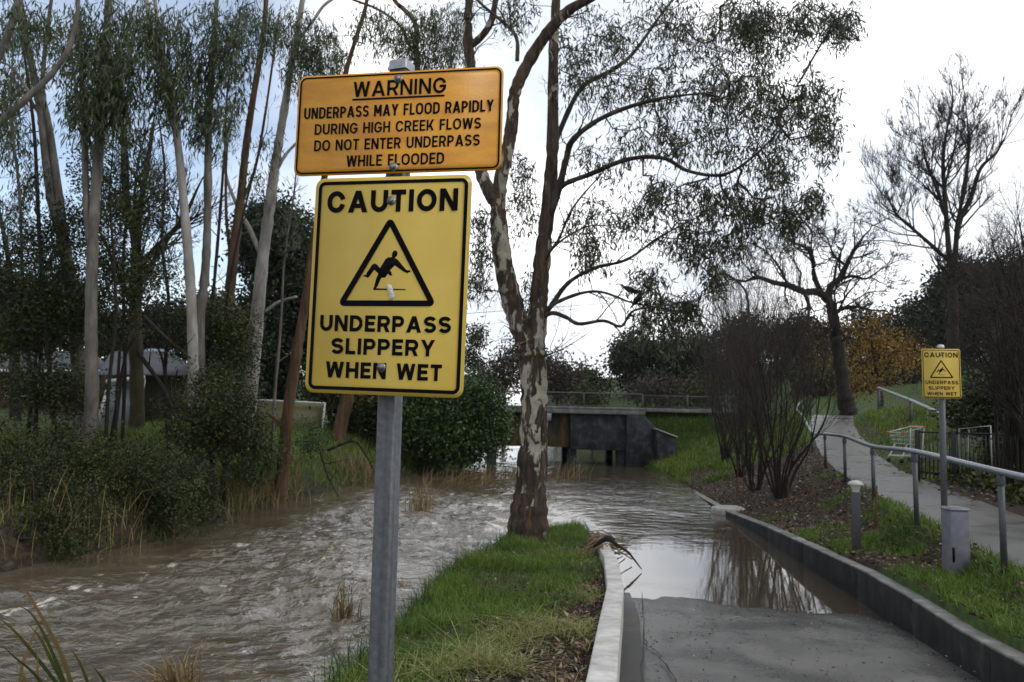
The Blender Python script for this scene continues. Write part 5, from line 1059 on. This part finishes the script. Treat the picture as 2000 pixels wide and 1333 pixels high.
# ------------------------------------------------------------------ right bank: oak, tall bare tree, autumn tree, thin shrubs
tree('oak_tree', 'gnarled leafless oak with crooked spreading limbs and orange leaves hanging behind it', 'tree', None,
    [[(1657, 812, 0.460), (1652, 780, 0.371), (1642, 720, 0.312), (1634, 660, 0.267), (1628, 620, 0.252), (1622, 590, 0.238)], [(1624, 596, 0.193), (1600, 572, 0.186), (1570, 570, 0.163), (1540, 558, 0.142), (1510, 552, 0.119), (1480, 542, 0.089), (1455, 550, 0.059)], [(1605, 574, 0.134), (1590, 540, 0.127), (1588, 510, 0.112), (1575, 485, 0.089), (1550, 475, 0.059), (1530, 462, 0.038)], [(1618, 588, 0.178), (1622, 560, 0.163), (1640, 545, 0.149), (1652, 520, 0.119), (1668, 490, 0.089), (1688, 460, 0.045)], [(1640, 546, 0.089), (1665, 540, 0.074), (1690, 545, 0.053), (1710, 535, 0.030)], [(1628, 612, 0.119), (1650, 602, 0.097), (1675, 600, 0.074), (1700, 606, 0.045)], [(1570, 570, 0.104), (1580, 600, 0.089), (1575, 640, 0.059)], [(1652, 520, 0.074), (1630, 500, 0.059), (1620, 478, 0.038)], [(1540, 558, 0.068), (1520, 520, 0.053), (1505, 500, 0.038)]], 39, m_dark_bark,
    tw=dict(n=8, L=2.1, r=.07, lv=4, kids=[4, 4, 4], up=.06, wig=.34, rmin=.013, ang=.8, ratio=.58, f0=.2), wob=.06)
tree('tall_bare_tree', 'very tall leafless tree with upswept twiggy limbs behind the small caution sign', 'tree', None,
    [[(1862, 800, 0.496), (1862, 690, 0.384), (1862, 600, 0.341), (1858, 530, 0.298)], [(1856, 520, 0.198), (1850, 450, 0.180), (1845, 380, 0.155), (1842, 310, 0.124), (1850, 250, 0.074)], [(1864, 520, 0.211), (1872, 440, 0.186), (1895, 390, 0.161), (1915, 330, 0.124), (1945, 300, 0.087), (1965, 265, 0.043)], [(1858, 515, 0.149), (1820, 480, 0.130), (1780, 445, 0.105), (1752, 420, 0.081), (1735, 390, 0.050)], [(1868, 450, 0.149), (1880, 380, 0.124), (1892, 300, 0.099), (1890, 240, 0.056)], [(1846, 420, 0.124), (1830, 370, 0.105), (1810, 320, 0.081), (1800, 270, 0.043)], [(1752, 420, 0.056), (1765, 390, 0.037), (1772, 365, 0.025)], [(1846, 360, 0.087), (1862, 300, 0.068), (1872, 230, 0.037)]], 56, m_dark_bark,
    tw=dict(n=13, L=3.6, r=.09, lv=4, kids=[5, 4, 4], up=.2, wig=.13, rmin=.015, ang=.6, ratio=.58, f0=.15, f00=.85))
tree('autumn_tree', 'autumn tree with thinning orange yellow leaves beside the oak trunk', 'tree', None,
    [[(1722, 815, .16), (1718, 760, .14), (1708, 700, .11), (1700, 640, .08)], [(1716, 740, .09), (1750, 690, .07), (1775, 650, .05)], [(1716, 745, .08), (1680, 700, .06), (1650, 660, .05)]], 44, m_dark_bark,
    [(1700, 650, 75, 45, 44, 2, 130), (1740, 700, 70, 45, 44, 2, 150), (1640, 700, 60, 50, 43, 2, 100), (1620, 660, 50, 40, 43, 2, 50), (1690, 745, 50, 30, 43, 2, 70), (1770, 680, 40, 40, 44, 2, 60), (1655, 765, 24, 22, 43, 1, 24)], L_aut, 8, .26, .14, .08, .4, .05, rt=.007, rmax=.05, jit=.15)
GS = 'bare multi stemmed shrubs on the dark bank'
def caneshrub(label, px, by, Y, topy, halfw, n, leaf=()):
    p = at(px, by, Y); z = hgt(p[0], Y)[0]; root = thing('bare_shrub', (p[0], Y, z), label, 'shrub', GS); bigs = B(); cane = B(); base = np.array([p[0], Y, z - .1])
    ht = (at(px, topy, Y)[2] - z) * 1.16; hwid = halfw * Y / F; ns = 15
    st, dr, Ls, Rs = [], [], [], []
    for i in range(ns):
        a = 2 * PI * (i + rng.random()) / ns; rr = (.25 + .75 * rng.random()); tip = base + [math.cos(a) * hwid * rr, math.sin(a) * hwid * rr, ht * (.75 - .25 * rr)]
        m1 = base + (tip - base) * [.22, .22, .2] + rng.normal(size=3) * .09; m2 = base + (tip - base) * [.6, .6, .55] + rng.normal(size=3) * .17
        P = crom([base + [math.cos(a) * .09, math.sin(a) * .09, 0], m1, m2, tip], 6); r0 = .016 + .026 * rng.random() ** 2; bigs.tube(P, np.linspace(r0, r0 * .25, len(P)) * (1 + .1 * rng.normal(size=len(P))), 6)
        for q in range(int(n / ns)):
            k = rng.integers(5, len(P) - 1); d = unit(P[k + 1] - P[k]); st.append(P[k]); dr.append(d + rng.normal(size=3) * .33 + [0, 0, .25]); Ls.append(ht * (.16 + .22 * rng.random())); Rs.append(.010)
        st.append(P[-1]); dr.append(P[-1] - P[-2]); Ls.append(ht * .3); Rs.append(r0 * .25)
    sprout(cane, st, dr, np.array(Ls), np.array(Rs), 3, [4, 3], .5, .6, .24, .14, .0038, .15, 3)
    bigs.link('stems', m_dark_bark, root, True); cane.link('canes', m_twig, root)
    return root, base, ht, hwid
caneshrub('largest bare reddish shrub with many upright canes nearest the handrail', 1525, 938, 18.6, 525, 118, 105)
caneshrub('bare shrub just left of the largest one, its foot in dark soil', 1474, 912, 20.6, 550, 100, 90)
caneshrub('third bare shrub from the handrail, smaller and set farther back', 1446, 884, 24.5, 560, 84, 75)
caneshrub('farthest bare shrub, close to the bridge abutment', 1418, 866, 28, 600, 72, 60)
C, D, l, w_ = clusters(np.concatenate([blob(1400, 715, 26, 44, 19.5, .5, 26), blob(1415, 670, 20, 20, 19.5, .4, 6)]), 18, .13, .13, .022, 1.8, .1)
GA = 'arching bare shrubs at the right edge'
def arch(label, px, by, Y, blobs, n, leafs=()):
    p = at(px, by, Y); z = hgt(p[0], Y)[0]; base = np.array([p[0], Y, z - .1]); root = thing('arching_shrub', base, label, 'shrub', GA); b = B(); tw = B()
    T = np.concatenate([blob(*q) for q in blobs]); st, dr, Ls, Rs = [], [], [], []
    for i in range(n):
        e = T[rng.integers(len(T))]; mid = base + (e - base) * [.38, .38, .68] + rng.normal(size=3) * .15; P = crom([base + rng.normal(size=3) * [.2, .2, 0], mid, e], 7); r0 = .02 + .016 * rng.random()
        b.tube(P, np.linspace(r0, .006, len(P)), 5, False)
        for j in range(6):
            k = rng.integers(4, len(P) - 1); st.append(P[k]); dr.append(unit(P[k + 1] - P[k]) + rng.normal(size=3) * .45); Ls.append(.5 + .9 * rng.random()); Rs.append(.008)
        st.append(e); dr.append(P[-1] - P[-2]); Ls.append(.8); Rs.append(.006)
    sprout(tw, st, dr, np.array(Ls), np.array(Rs), 3, [4, 3], .6, .55, -.02, .16, .0035, .2, 3)
    b.link('stems', m_dark_bark, root, True); tw.link('twigs', m_twig, root); return root
arch('arching bare shrub sweeping over the black fence behind the small caution sign', 1985, 880, 15.5, [(1900, 600, 80, 110, 16, 1.2, 40), (1850, 560, 70, 70, 17, 1, 20), (1960, 500, 50, 110, 15.5, 1, 30)], 24)
arch('arching bare shrub at the right edge in front of the dark conifer', 2050, 900, 14.5, [(1960, 660, 70, 110, 14.5, 1, 40), (1990, 480, 40, 90, 14.5, 1, 20), (1900, 720, 60, 50, 15, 1, 20)], 20)
shrub('dark_shrub', 'dark glossy evergreen mass filling the corner behind the black fence', None, 1960, 900, 19.5, [(1950, 790, 70, 50, 19.5, 1.4, 120), (1990, 720, 50, 80, 19, 1.2, 90), (1890, 800, 40, 30, 21, 1, 40), (1980, 860, 60, 40, 18.8, 1, 60)], L_dark, 34, .22, .085, .045)
# street lamp seen over the shrubs
q0, q1, q2 = at(1472, 800, 46), at(1462, 600, 46), at(1418, 535, 46); zb = hgt(q0[0], 46)[0]
root = thing('street_lamp', (q0[0], 46, zb), 'thin grey street lamp with a curved arm rising over the bare shrubs', 'street lamp')
b = B(); b.tube(crom([(q0[0], 46, zb), q1, at(1448, 558, 46), q2], 6), .07, 8); b.link('pole', m_galvd, root, True)
b = B(); b.lathe(q2 - np.array([.25, 0, .06]), [(.02, -.05), (.25, 0), (.30, .06), (.2, .15), (.01, .18)], 12); b.link('lamp_head', m_galv, root, True)

# ------------------------------------------------------------------ buildings on the left bank
m_cor = None
def corr(nt, bs):
    tc = nd(nt, 'ShaderNodeTexCoord'); wv = nd(nt, 'ShaderNodeTexWave'); wv.inputs['Scale'].default_value = 4.2; wv.bands_direction = 'X'; lk(nt, tc.outputs['Object'], wv.inputs[0])
    n = noise(nt, 3, 5, .6); lk(nt, ramp(nt, n, [(.3, (.045, .042, .014)), (.7, (.095, .088, .034))]), bs.inputs['Base Color']); bump(nt, bs, wv.outputs[0], 1.0, .05)
m_cor = mat('olive_corrugated_sheet', (.08, .07, .03), .55, .2, .4, corr)
m_olive = varied('olive_fence_paint', (.085, .082, .032), (.13, .125, .055), 2, .6)
m_blue = varied('blue_grey_sheet', (.16, .20, .22), (.24, .29, .31), 3, .5)
m_trim = varied('white_trim_paint', (.42, .42, .41), (.58, .58, .57), 5, .5)
m_roof = varied('dark_roof_sheet', (.018, .019, .023), (.045, .048, .058), 2, .6, 0, .25)
m_roofl = varied('shiny_blue_roof', (.10, .13, .165), (.20, .235, .275), 2, .35, .1)
m_brick = varied('brown_weatherboard', (.040, .028, .018), (.075, .05, .03), 4, .8, 0, .3, (1, 1, 8))
m_win = mat('dark_window_glass', (.015, .018, .02), .08, 0, .6)
def quad3(b, pts, th=(0, .04, 0)):
    P = [np.array(p) for p in pts]; V = P + [p + np.array(th) for p in P]; b.add(V, [(0, 1, 2, 3), (7, 6, 5, 4)] + [(i, i + 4, (i + 1) % 4 + 4, (i + 1) % 4) for i in range(4)])
Ys_ = 30.0; A = lambda x, y, Y=Ys_: at(x, y, Y)
root = thing('shed', (A(280, 830)[0], Ys_, A(280, 835)[2]), 'olive corrugated shed with a leaning pale blue lean to panel and white trim', 'shed')
b = B(); quad3(b, [A(278, 850), A(395, 850), A(395, 735), A(278, 722)], (0, 3, 0)); b.link('wall', m_cor, root)
b = B(); quad3(b, [A(188, 735, 29), A(395, 735, 29), A(330, 690, 32), A(215, 690, 32)], (0, .1, .08)); b.link('roof', m_roof, root)
b = B(); quad3(b, [A(262, 708, 31.2), A(345, 708, 31.2), A(338, 686, 32.4), A(285, 686, 32.4)], (0, .04, .1)); b.link('roof_sheet', m_roofl, root)
b = B(); quad3(b, [A(192, 845, 29.2), A(268, 845, 29.2), A(278, 724, 29.6), A(212, 724, 29.6)], (0, .06, 0)); b.link('lean_to_panel', m_blue, root)
for pts in ([A(190, 826, 28.9), A(214, 752, 29.1)], [A(264, 838, 28.9), A(281, 740, 29.1)], [A(208, 746, 29), A(283, 738, 29)]):
    b = B(); b.tube(pts, .085, 4); b.link('trim', m_trim, root)
root = thing('house', (A(80, 830, 34)[0], 34, A(80, 830, 34)[2]), 'low brown house with a dark roof partly hidden behind the left bank shrubs', 'house')
b = B(); quad3(b, [A(-160, 850, 34), A(205, 850, 34), A(205, 722, 34), A(-160, 722, 34)], (0, 6, 0)); b.link('wall', m_brick, root)
b = B(); quad3(b, [A(-190, 726, 33.3), A(215, 726, 33.3), A(180, 692, 37), A(-190, 680, 37)], (0, .1, .1)); b.link('roof', m_roof, root)
b = B(); quad3(b, [A(40, 716, 34), A(92, 718, 34.2), A(80, 702, 35.6), A(66, 700, 35.6)], (0, .02, .14)); b.link('skylight', m_roofl, root)
b = B(); b.tube([A(-190, 724, 33.2), A(216, 726, 33.2)], .07, 6); b.link('gutter', m_trim, root)
for x0, x1 in ((10, 70), (96, 150), (-70, -20)):
    b = B(); quad3(b, [A(x0, 772, 33.95), A(x1, 772, 33.95), A(x1, 742, 33.95), A(x0, 742, 33.95)], (0, .06, 0)); wf = b.link('window', m_win, root)
    b = B(); b.tube([A(x0 - 2, 774, 33.9), A(x1 + 2, 774, 33.9)], .04, 4); b.tube([A(x0 - 2, 741, 33.9), A(x1 + 2, 741, 33.9)], .03, 4); b.link('frame', m_trim, wf)
root = thing('panel_fence', (A(560, 855, 31)[0], 31, A(560, 855, 31)[2]), 'plain olive sheet fence panel with a pale top rail behind the leaning trunk', 'fence')
b = B(); quad3(b, [A(455, 862, 31.5), A(630, 858, 31), A(634, 789, 31), A(455, 779, 31.5)]); b.link('panel', m_olive, root)
b = B(); b.tube([A(455, 779, 31.4), A(634, 788, 30.9)], .035, 5); b.link('top_rail', m_trim, root)
b = B(); b.tube([A(627, 860, 30.9), A(635, 787, 30.9)], .04, 5); b.link('end_post', m_trim, root)

# ------------------------------------------------------------------ grass, litter, reeds
L_tus = leafmat('tussock_blade', [(0, (.012, .036, .008)), (.7, (.03, .07, .014)), (1, (.07, .11, .03))], .5, .3, .25)
def scatter(n, x0, x1, y0, y1, fn):
    X = rng.uniform(x0, x1, n); Y = y0 + (y1 - y0) * rng.random(n) ** 1.35; k = fn(X, Y) > rng.random(n); X, Y = X[k], Y[k]
    return np.stack([X, Y, hgt(X, Y)], 1)
onbank = lambda X, Y: (X > xGB(Y) - .12) & (X < xWL(Y) - .04)
P = scatter(150000, -2, 1.7, 2.6, 16.9, lambda X, Y: onbank(X, Y) * grassy(X, Y))
P0t = scatter(30000, -2, .6, 3.5, 15.5, lambda X, Y: (X > xGB(Y) - .15) * (X < xGB(Y) + .45) * (fbm(X * 1.7, Y * 1.7, 2, 44) > .5))
stuff_tus = (P0t, .2 + .22 * rng.random(len(P0t)))
Hh = .82 * (.06 + .13 * fbm(P[:, 0] * 1.6, P[:, 1] * 1.6, 3, 91) + .14 * np.exp(-np.abs(P[:, 0] - xGB(P[:, 1]) - .25) / .35)) * (.6 + .7 * rng.random(len(P)))
tn = np.clip(rng.random(len(P)) * .5 + fbm(P[:, 0] * .9, P[:, 1] * .9, 3, 5) * .7 - .1, 0, 1)
def stuff(name, me, m, label, cat): return tag(link(name, me, m), label, cat, kind='stuff')
stuff('grass', blades_mesh('grass', P, Hh, .0075, .75, None, tn), L_grass, 'lush green grass covering the near bank between creek and low wall', 'grass')
P = stuff_tus[0]; stuff('tussock_grass', blades_mesh('tussock_grass', P, stuff_tus[1], .008, .8, (-.3, -.2, 0)), L_tus, 'taller dark green tussocks along the creek edge of the near bank', 'grass')
P = scatter(60000, -1, 1.6, 2.6, 8.5, lambda X, Y: onbank(X, Y) * (fbm(X * 2.3, Y * 2.3, 3, 66) > .53) * np.exp(-np.maximum(xWL(Y) - X - np.interp(Y, [4, 6.5, 8.5], [.95, .7, .25]), 0) / .15) * np.interp(Y, [5.5, 7.5], [.8, .1]))
P[:, 2] += .02; stuff('cut_grass', blades_mesh('cut_grass', P, .10 + .08 * rng.random(len(P)), .007, 2.2), L_cut, 'yellowish cut grass lying in clumps beside the low wall', 'grass')
rb = lambda X, Y: (X > xWR(Y) + .2) & (X < xRL(Y) + .28)
P = scatter(110000, 3.6, 9.5, 5, 24, lambda X, Y: rb(X, Y) * grassy(X, Y))
tn = np.clip(rng.random(len(P)) * .5 + fbm(P[:, 0] * .9, P[:, 1] * .9, 3, 5) * .6 - .1, 0, 1)
stuff('verge_grass', blades_mesh('verge_grass', P, (.06 + .12 * fbm(P[:, 0] * 1.6, P[:, 1] * 1.6, 3, 92)) * (.6 + .8 * rng.random(len(P))), .009, .8, None, tn), L_grass, 'patchy green grass on the verge between retaining wall and handrail', 'grass')
P = scatter(50000, 5, 18, 25, 37, lambda X, Y: (X > xWR(Y) + .3) * grassy(X, Y) * ((X < xRL(Y)) | (X > xRL(Y) + 2.6)))
stuff('embankment_grass', blades_mesh('embankment_grass', P, .12 + .2 * rng.random(len(P)), .022, .7), L_grass, 'green grass on the embankment right of the bridge abutment', 'grass')
P = scatter(40000, 7, 16, 12, 34, lambda X, Y: (X > xRL(Y) + 2.0) * (X < xRL(Y) + 4.5) * grassy(X, Y))
stuff('path_side_grass', blades_mesh('path_side_grass', P, .06 + .10 * rng.random(len(P)), .014, .8), L_grass, 'short grass along the far side of the upper path', 'grass')
P = scatter(60000, -13, -3, 13, 36, lambda X, Y: (X < xLB(Y) - .1) * np.clip(grassy(X, Y) + .15, 0, 1))
stuff('left_bank_grass', blades_mesh('left_bank_grass', P, .12 + .28 * rng.random(len(P)), .016, .7), L_grass, 'rough green grass on the left bank under the gums', 'grass')
def flat(P, up=.35): return rng.normal(size=(len(P), 3)) * [1, 1, up]
P = np.concatenate([scatter(52000, -1, 1.7, 2.6, 16, lambda X, Y: onbank(X, Y) * np.exp(-np.maximum(xWL(Y) - X - np.interp(Y, [4, 8, 10], [.75, .45, .25]), 0) / .25)), scatter(5000, -1, 1.7, 2.6, 14, lambda X, Y: onbank(X, Y) * .7)])
P[:, 2] += .012; stuff('leaf_litter', leaf_mesh('leaf_litter', P, flat(P), .03 + .06 * rng.random(len(P)), .008 + .02 * rng.random(len(P))), L_lit, 'brown leaf litter and bark chips along the low wall', 'leaf litter')
P = np.concatenate([scatter(34000, 3.6, 10, 5.2, 28, lambda X, Y: rb(X, Y) * np.clip(1.1 - grassy(X, Y) + .15, 0, 1)), scatter(3000, 3.6, 6, 7, 14, lambda X, Y: rb(X, Y) * 1.0)])
P[:, 2] += .015; stuff('bank_litter', leaf_mesh('bank_litter', P, flat(P), .03 + .07 * rng.random(len(P)), .012 + .03 * rng.random(len(P))), L_lit, 'fallen leaves and mulch scattered over the right bank', 'leaf litter')
P = scatter(7000, 8, 16, 14, 34, lambda X, Y: (X > xRL(Y) + 1.6) * (X < xRL(Y) + 4) * .8)
P[:, 2] += .015; stuff('path_litter', leaf_mesh('path_litter', P, flat(P), .05 + .07 * rng.random(len(P)), .02 + .03 * rng.random(len(P))), L_lit, 'fallen leaves beside the upper path', 'leaf litter')
X = rng.uniform(.7, 4.3, 900); X = .7 + (X - .7) ** 1.0; Y = rng.uniform(4.2, 9.6, 900); k = (X > xWL(Y) + .25) & (X < xWR(Y) - .05); X, Y = X[k], Y[k]; P = np.stack([X, Y, zP(Y) + .03], 1)
stuff('path_leaves', leaf_mesh('path_leaves', P, flat(P, .1), .012 + .03 * rng.random(len(P)), .005 + .012 * rng.random(len(P))), L_lit, 'tiny leaf scraps scattered on the wet lower path', 'leaf litter')
# ivy under the fence
P = scatter(9000, 7.5, 13, 10, 18, lambda X, Y: (X > xRL(Y) + 2.1) * np.interp(X - xRL(Y), [2.1, 2.5, 4.5, 6], [.4, 1, 1, .3])); P[:, 2] += rng.random(len(P)) * .22
stuff('ivy', leaf_mesh('ivy', P, rng.normal(size=P.shape) + [0, -.5, .2], .10 + .05 * rng.random(len(P)), .075, None, .05), L_dark, 'dark glossy ivy ground cover at the foot of the black fence', 'ivy')
# reeds and drift stalks along the left waterline
Yr = 11.5 + 16 * rng.random(2600); X = xLB(Yr) - .5 + rng.normal(size=2600) * .35; k = (fbm(X * .8, Yr * .8, 2, 14) > .42) & (rng.random(2600) < np.interp(Yr, [11, 16, 19], [.16, .3, .8])); X, Yr = X[k], Yr[k]
stuff('bank_reeds', blades_mesh('bank_reeds', np.stack([X, Yr, np.maximum(hgt(X, Yr), lvlC(Yr) - .05)], 1), .3 + .7 * rng.random(len(X)), .014, .7), L_reed, 'straw coloured dead reeds leaning along the left waterline', 'reeds')

Xs = []
for px, py, Y, n in ((130, 1040, 13.7, 16), (60, 1060, 13.4, 14), (250, 1010, 15.0, 14), (330, 1040, 15.4, 10), (20, 1030, 13.4, 12)):
    q = at(px, py, Y); Xs.append(np.array([q[0], Y, q[2] - .1]) + rng.normal(size=(n, 3)) * [.35, .2, .12])
Xs = np.concatenate(Xs); stuff('dry_stalks', blades_mesh('dry_stalks', Xs, .7 + .7 * rng.random(len(Xs)), .013, .8), L_reed, 'pale dry stalks poking out of the dark shrubs at lower left', 'stalks')
def reedclump(name, label, group, px, py, Y, n, hh, leafm, W=.016, lean=.6, flow=None, spread=.12, z=None):
    p = at(px, py, Y); zz = lvlC(Y) - .05 if z is None else z; C = np.array([p[0], Y, zz]) + rng.normal(size=(n, 3)) * [spread, spread, 0]
    me = blades_mesh(name, C, hh * (.45 + .6 * rng.random(n)), W, lean, flow); o = link(name, me, leafm); return tag(o, label, 'reeds', group)
GR = 'reed clumps standing in the creek'
reedclump('reed_clump', 'brown reed clump in mid creek just right of the signpost', GR, 820, 992, 19.0, 90, 1.05, L_reed, .02, .5, None, .16)
reedclump('reed_clump', 'low drift of broken reeds at the foot of the green bush', GR, 900, 930, 27.0, 160, .7, L_reed, .03, 1.2, (1.2, -.5, 0), .9)
reedclump('reed_clump', 'broken reeds caught left of the big gum trunk', GR, 985, 915, 29.0, 110, .6, L_reed, .03, 1.3, (1, -.6, 0), .8)
reedclump('reed_clump', 'thin reeds standing in the water right of the big gum trunk toward the pier', GR, 1110, 928, 27.5, 70, 1.0, L_reed, .025, .6, (1, -.3, 0), .35)
reedclump('reed_clump', 'tangle of broken reeds in the current just left of the signpost', GR, 672, 1190, 10.3, 70, .55, L_reed, .014, 1.1, (.8, -.9, 0), .12)
reedclump('reed_clump', 'upper tangle of broken reeds left of the signpost', GR, 668, 1150, 11.4, 26, .32, L_reed, .014, 1.1, (.8, -.7, 0), .12)
reedclump('reed_clump', 'left one of two small brown reed tufts right of the signpost in the creek', GR, 788, 1125, 12.0, 22, .2, L_reed, .012, 1.0, (-.6, -.8, 0), .05)
reedclump('reed_clump', 'right one of two small brown reed tufts right of the signpost in the creek', GR, 838, 1122, 12.1, 24, .22, L_reed, .012, 1.0, (-.6, -.8, 0), .05)
reedclump('reed_clump', 'hanging tuft of reeds beside the gum trunk over the spilling water', GR, 1076, 945, 22.0, 40, .4, L_reed, .02, .6, None, .06)
# foreground reeds bottom left
root = thing('foreground_reeds', at(90, 1500, 3.2), 'long arching green and brown reed leaves rising in the bottom left corner', 'reeds')
GL = [[(150, 1370), (120, 1280), (75, 1195), (45, 1150), (5, 1140)], [(140, 1370), (100, 1270), (62, 1200), (20, 1178)], [(130, 1360), (60, 1270), (20, 1225), (-15, 1200)], [(50, 1400), (40, 1320), (62, 1250), (80, 1212)], [(160, 1400), (110, 1310), (80, 1250), (56, 1220)], [(110, 1380), (70, 1320), (30, 1285), (0, 1258)], [(70, 1400), (73, 1330), (73, 1270)], [(190, 1400), (170, 1330), (150, 1285), (132, 1262)], [(230, 1400), (205, 1335), (180, 1300)], [(20, 1400), (50, 1330), (20, 1318), (-5, 1322)]]
for i, g in enumerate(GL):
    Y0 = 3.2 + .25 * (i % 4); P = crom([at(x, y, Y0 - .05 * j) for j, (x, y) in enumerate(g)], 7); n = len(P); t = np.linspace(0, 1, n); wdt = (.021 * (1 - t ** 2.2) + .0012)[:, None]
    d = np.gradient(P, axis=0); sd = unit(np.cross(d, np.array([.25, 1, .2 + .3 * (i % 2)]))); V = np.concatenate([P - sd * wdt / 2, P + sd * wdt / 2]); me = mesh_np('leaf', V, [(k, k + 1, n + k + 1, n + k) for k in range(n - 1)])
    setattr_f(me, 'tint', np.tile(np.clip((.35 if i % 3 else .7) + t * .5 - (.25 if i in (5, 8) else 0), 0, 1), 2)); link('leaf', me, L_reedg, root)
reedclump('reed_clump', 'torn brown reed stump with pale bent leaves at the bottom edge of the creek', GR, 345, 1345, 7.4, 130, .45, L_reed, .02, .9, (-.7, -.3, .1), .08)
# drift debris across the low wall
b = B()
for i in range(46):
    t = rng.random(); x0 = np.array([1.02 + .5 * t + rng.normal() * .05, 11.9 + 2.2 * t + rng.normal() * .14]); ang = .55 + rng.normal() * .3; L_ = .2 + .6 * rng.random()
    x1 = x0 + L_ * np.array([math.cos(ang), math.sin(ang)]); q = []
    for x in (x0, (x0 + x1) / 2, x1):
        zz = max(hgt(x[0], x[1])[0], 0.01); zz = max(zz, zWL(x[1])) if xWL(x[1]) - .06 < x[0] < xWL(x[1]) + .22 else zz; q.append([x[0], x[1], zz + .03 + .05 * rng.random()])
    b.tube(q, .009, 4)
tag(b.link('drift_debris', varied('wet_reed_stalks', (.06, .04, .022), (.18, .125, .06), 30, .7)), 'bundle of drifted reed stalks caught over the low wall at the water edge', 'debris')
b = B(); q = at(1192, 1066, 12.1); z = zWL(12.1)
b.tube(crom([(q[0] - .25, 12.1, z + .03), (q[0] - .04, 12.0, z + .17), (q[0] + .10, 12.05, z + .04)], 5), [.02, .03, .035, .04, .045, .05, .045, .04, .03, .02, .012], 6); b.tube([(q[0] - .04, 12.0, z + .16), (q[0] + .25, 11.9, z - .02), (q[0] + .42, 11.8, .03)], [.025, .02, .008], 5)
tag(b.link('broken_branch', m_dark_bark), 'short dark broken branch propped on the low wall above the drifted stalks', 'branch')
GX = 'dead branches along the left bank'
for pts, r_, lab in (([(640, 880, 25), (690, 862, 25), (715, 890, 25), (728, 915, 25)], .05, 'bare fallen branch arching over the bank left of the signpost'), ([(588, 975, 22), (610, 985, 21.6), (628, 975, 21.5)], .06, 'pale log lying at the waterline under the leaning trunk'), ([(622, 870, 23), (640, 930, 22.5), (662, 972, 22)], .04, 'dark dead branch slanting down into the water'), ([(270, 690, 20), (320, 760, 19.5), (350, 830, 19), (365, 880, 19)], .06, 'long dead branch slanting in front of the corrugated shed'), ([(280, 618, 19), (330, 665, 18.6), (372, 700, 18.3)], .05, 'broken limb leaning against the double stemmed gum'), ([(130, 985, 15), (160, 960, 15), (170, 945, 15)], .03, 'pale dead stick poking out of the dark shrub at left'), ([(690, 968, 25.5), (720, 968, 25.5), (760, 962, 26)], .07, 'smooth pale driftwood log behind the signpost')):
    P = crom([at(*q) for q in pts], 5); b = B(); b.tube(P, np.linspace(r_, r_ * .4, len(P)), 6)
    for j in range(3): k = rng.integers(2, len(P) - 1); d = rng.normal(size=3) * .3 + [0, 0, .2]; b.tube([P[k], P[k] + d * .5, P[k] + d * 1.3], [r_ * .4, r_ * .3, .006], 4)
    tag(b.link('dead_branch', m_grey_bark if 'pale' in lab else m_dark_bark, None, True), lab, 'branch', GX)

# ------------------------------------------------------------------ two dark birds in the gum
m_feath = mat('black_feathers', (.006, .006, .008), .55, 0, .3)
def bird(px, py, Y, ang, label, flip=1):
    o = at(px, py, Y); root = thing('bird', o, label, 'bird', 'birds in the gum tree'); c, s = math.cos(ang), math.sin(ang)
    M = lambda x, y, z: o + np.array([x * c - z * s, y, x * s + z * c])
    b = B(); P = [M(-.21, 0, -.005), M(-.12, 0, -.005), M(-.06, 0, 0), M(0, 0, .008), M(.05, 0, .015), M(.085, 0, .03), M(.11, 0, .045), M(.135, 0, .048), M(.152, 0, .046)]
    b.tube(crom(P, 3), np.interp(np.linspace(0, 8, 25), range(9), [.012, .022, .045, .055, .05, .036, .033, .03, .010]), 10); b.link('body', m_feath, root, True)
    b = B(); b.tube([M(.145, 0, .046), M(.165, 0, .042), M(.18, 0, .034)], [.012, .009, .002], 6); b.link('beak', m_feath, root)
    for sy in (-1, 1):
        b = B(); b.poly([(-.16, -.012), (-.04, -.032), (.05, .0), (.04, .03), (-.05, .025)], .012, lambda p: M(p[0], sy * .045 + p[1] * sy, p[2])); b.link('wing', m_feath, root)
    for sy in (-1, 1):
        b = B(); b.tube([M(-.02, sy * .018, -.045), M(-.03, sy * .018, -.09)], .006, 5); b.link('leg', m_feath, root)
bird(1246, 585, 13.8, .85, 'dark bird perched upright on a low limb of the big gum'); bird(1230, 567, 13.9, -.55, 'dark bird leaning head down among leaves above the other bird')
b = B(); b.tube([at(880, 615, 60), at(1200, 592, 66), at(1500, 560, 72), at(2050, 470, 84)], .02, 4); tag(b.link('power_line', m_dkpost), 'thin overhead cable crossing the white sky behind the gum', 'cable')
# cracks and ruts in the lower path
m_crk = mat('open_crack', (.012, .012, .012), .9)
def crack(name, pix, wd, zf, label):
    pts = []
    for x, y in pix:
        z = .3
        for _ in range(6): q = gz(x, y, z); z = float(zf(q[0], q[1]))
        pts.append([q[0], q[1], z])
    pts = crom(pts, 5); pts[:, :2] += rng.normal(size=(len(pts), 2)) * .008; d = unit(np.gradient(pts, axis=0)); sd = np.stack([-d[:, 1], d[:, 0], d[:, 0] * 0], 1); n = len(pts); ww = (wd * (.5 + rng.random(n)))[:, None]
    for p in pts: p[2] = zf(p[0], p[1]) + .010
    me = mesh_np(name, np.concatenate([pts - sd * ww / 2, pts + sd * ww / 2]), [(k, k + 1, n + k + 1, n + k) for k in range(n - 1)]); o = link(name, me, m_crk); o['kind'] = 'structure'
crack('path_crack', [(1258, 1240), (1262, 1262), (1285, 1275), (1300, 1300), (1318, 1325), (1326, 1345)], .012, lambda x, y: zP(y) + .03, '')
crack('path_crack', [(1254, 1150), (1256, 1200), (1256, 1260), (1255, 1340)], .008, lambda x, y: zP(y) + .036, '')
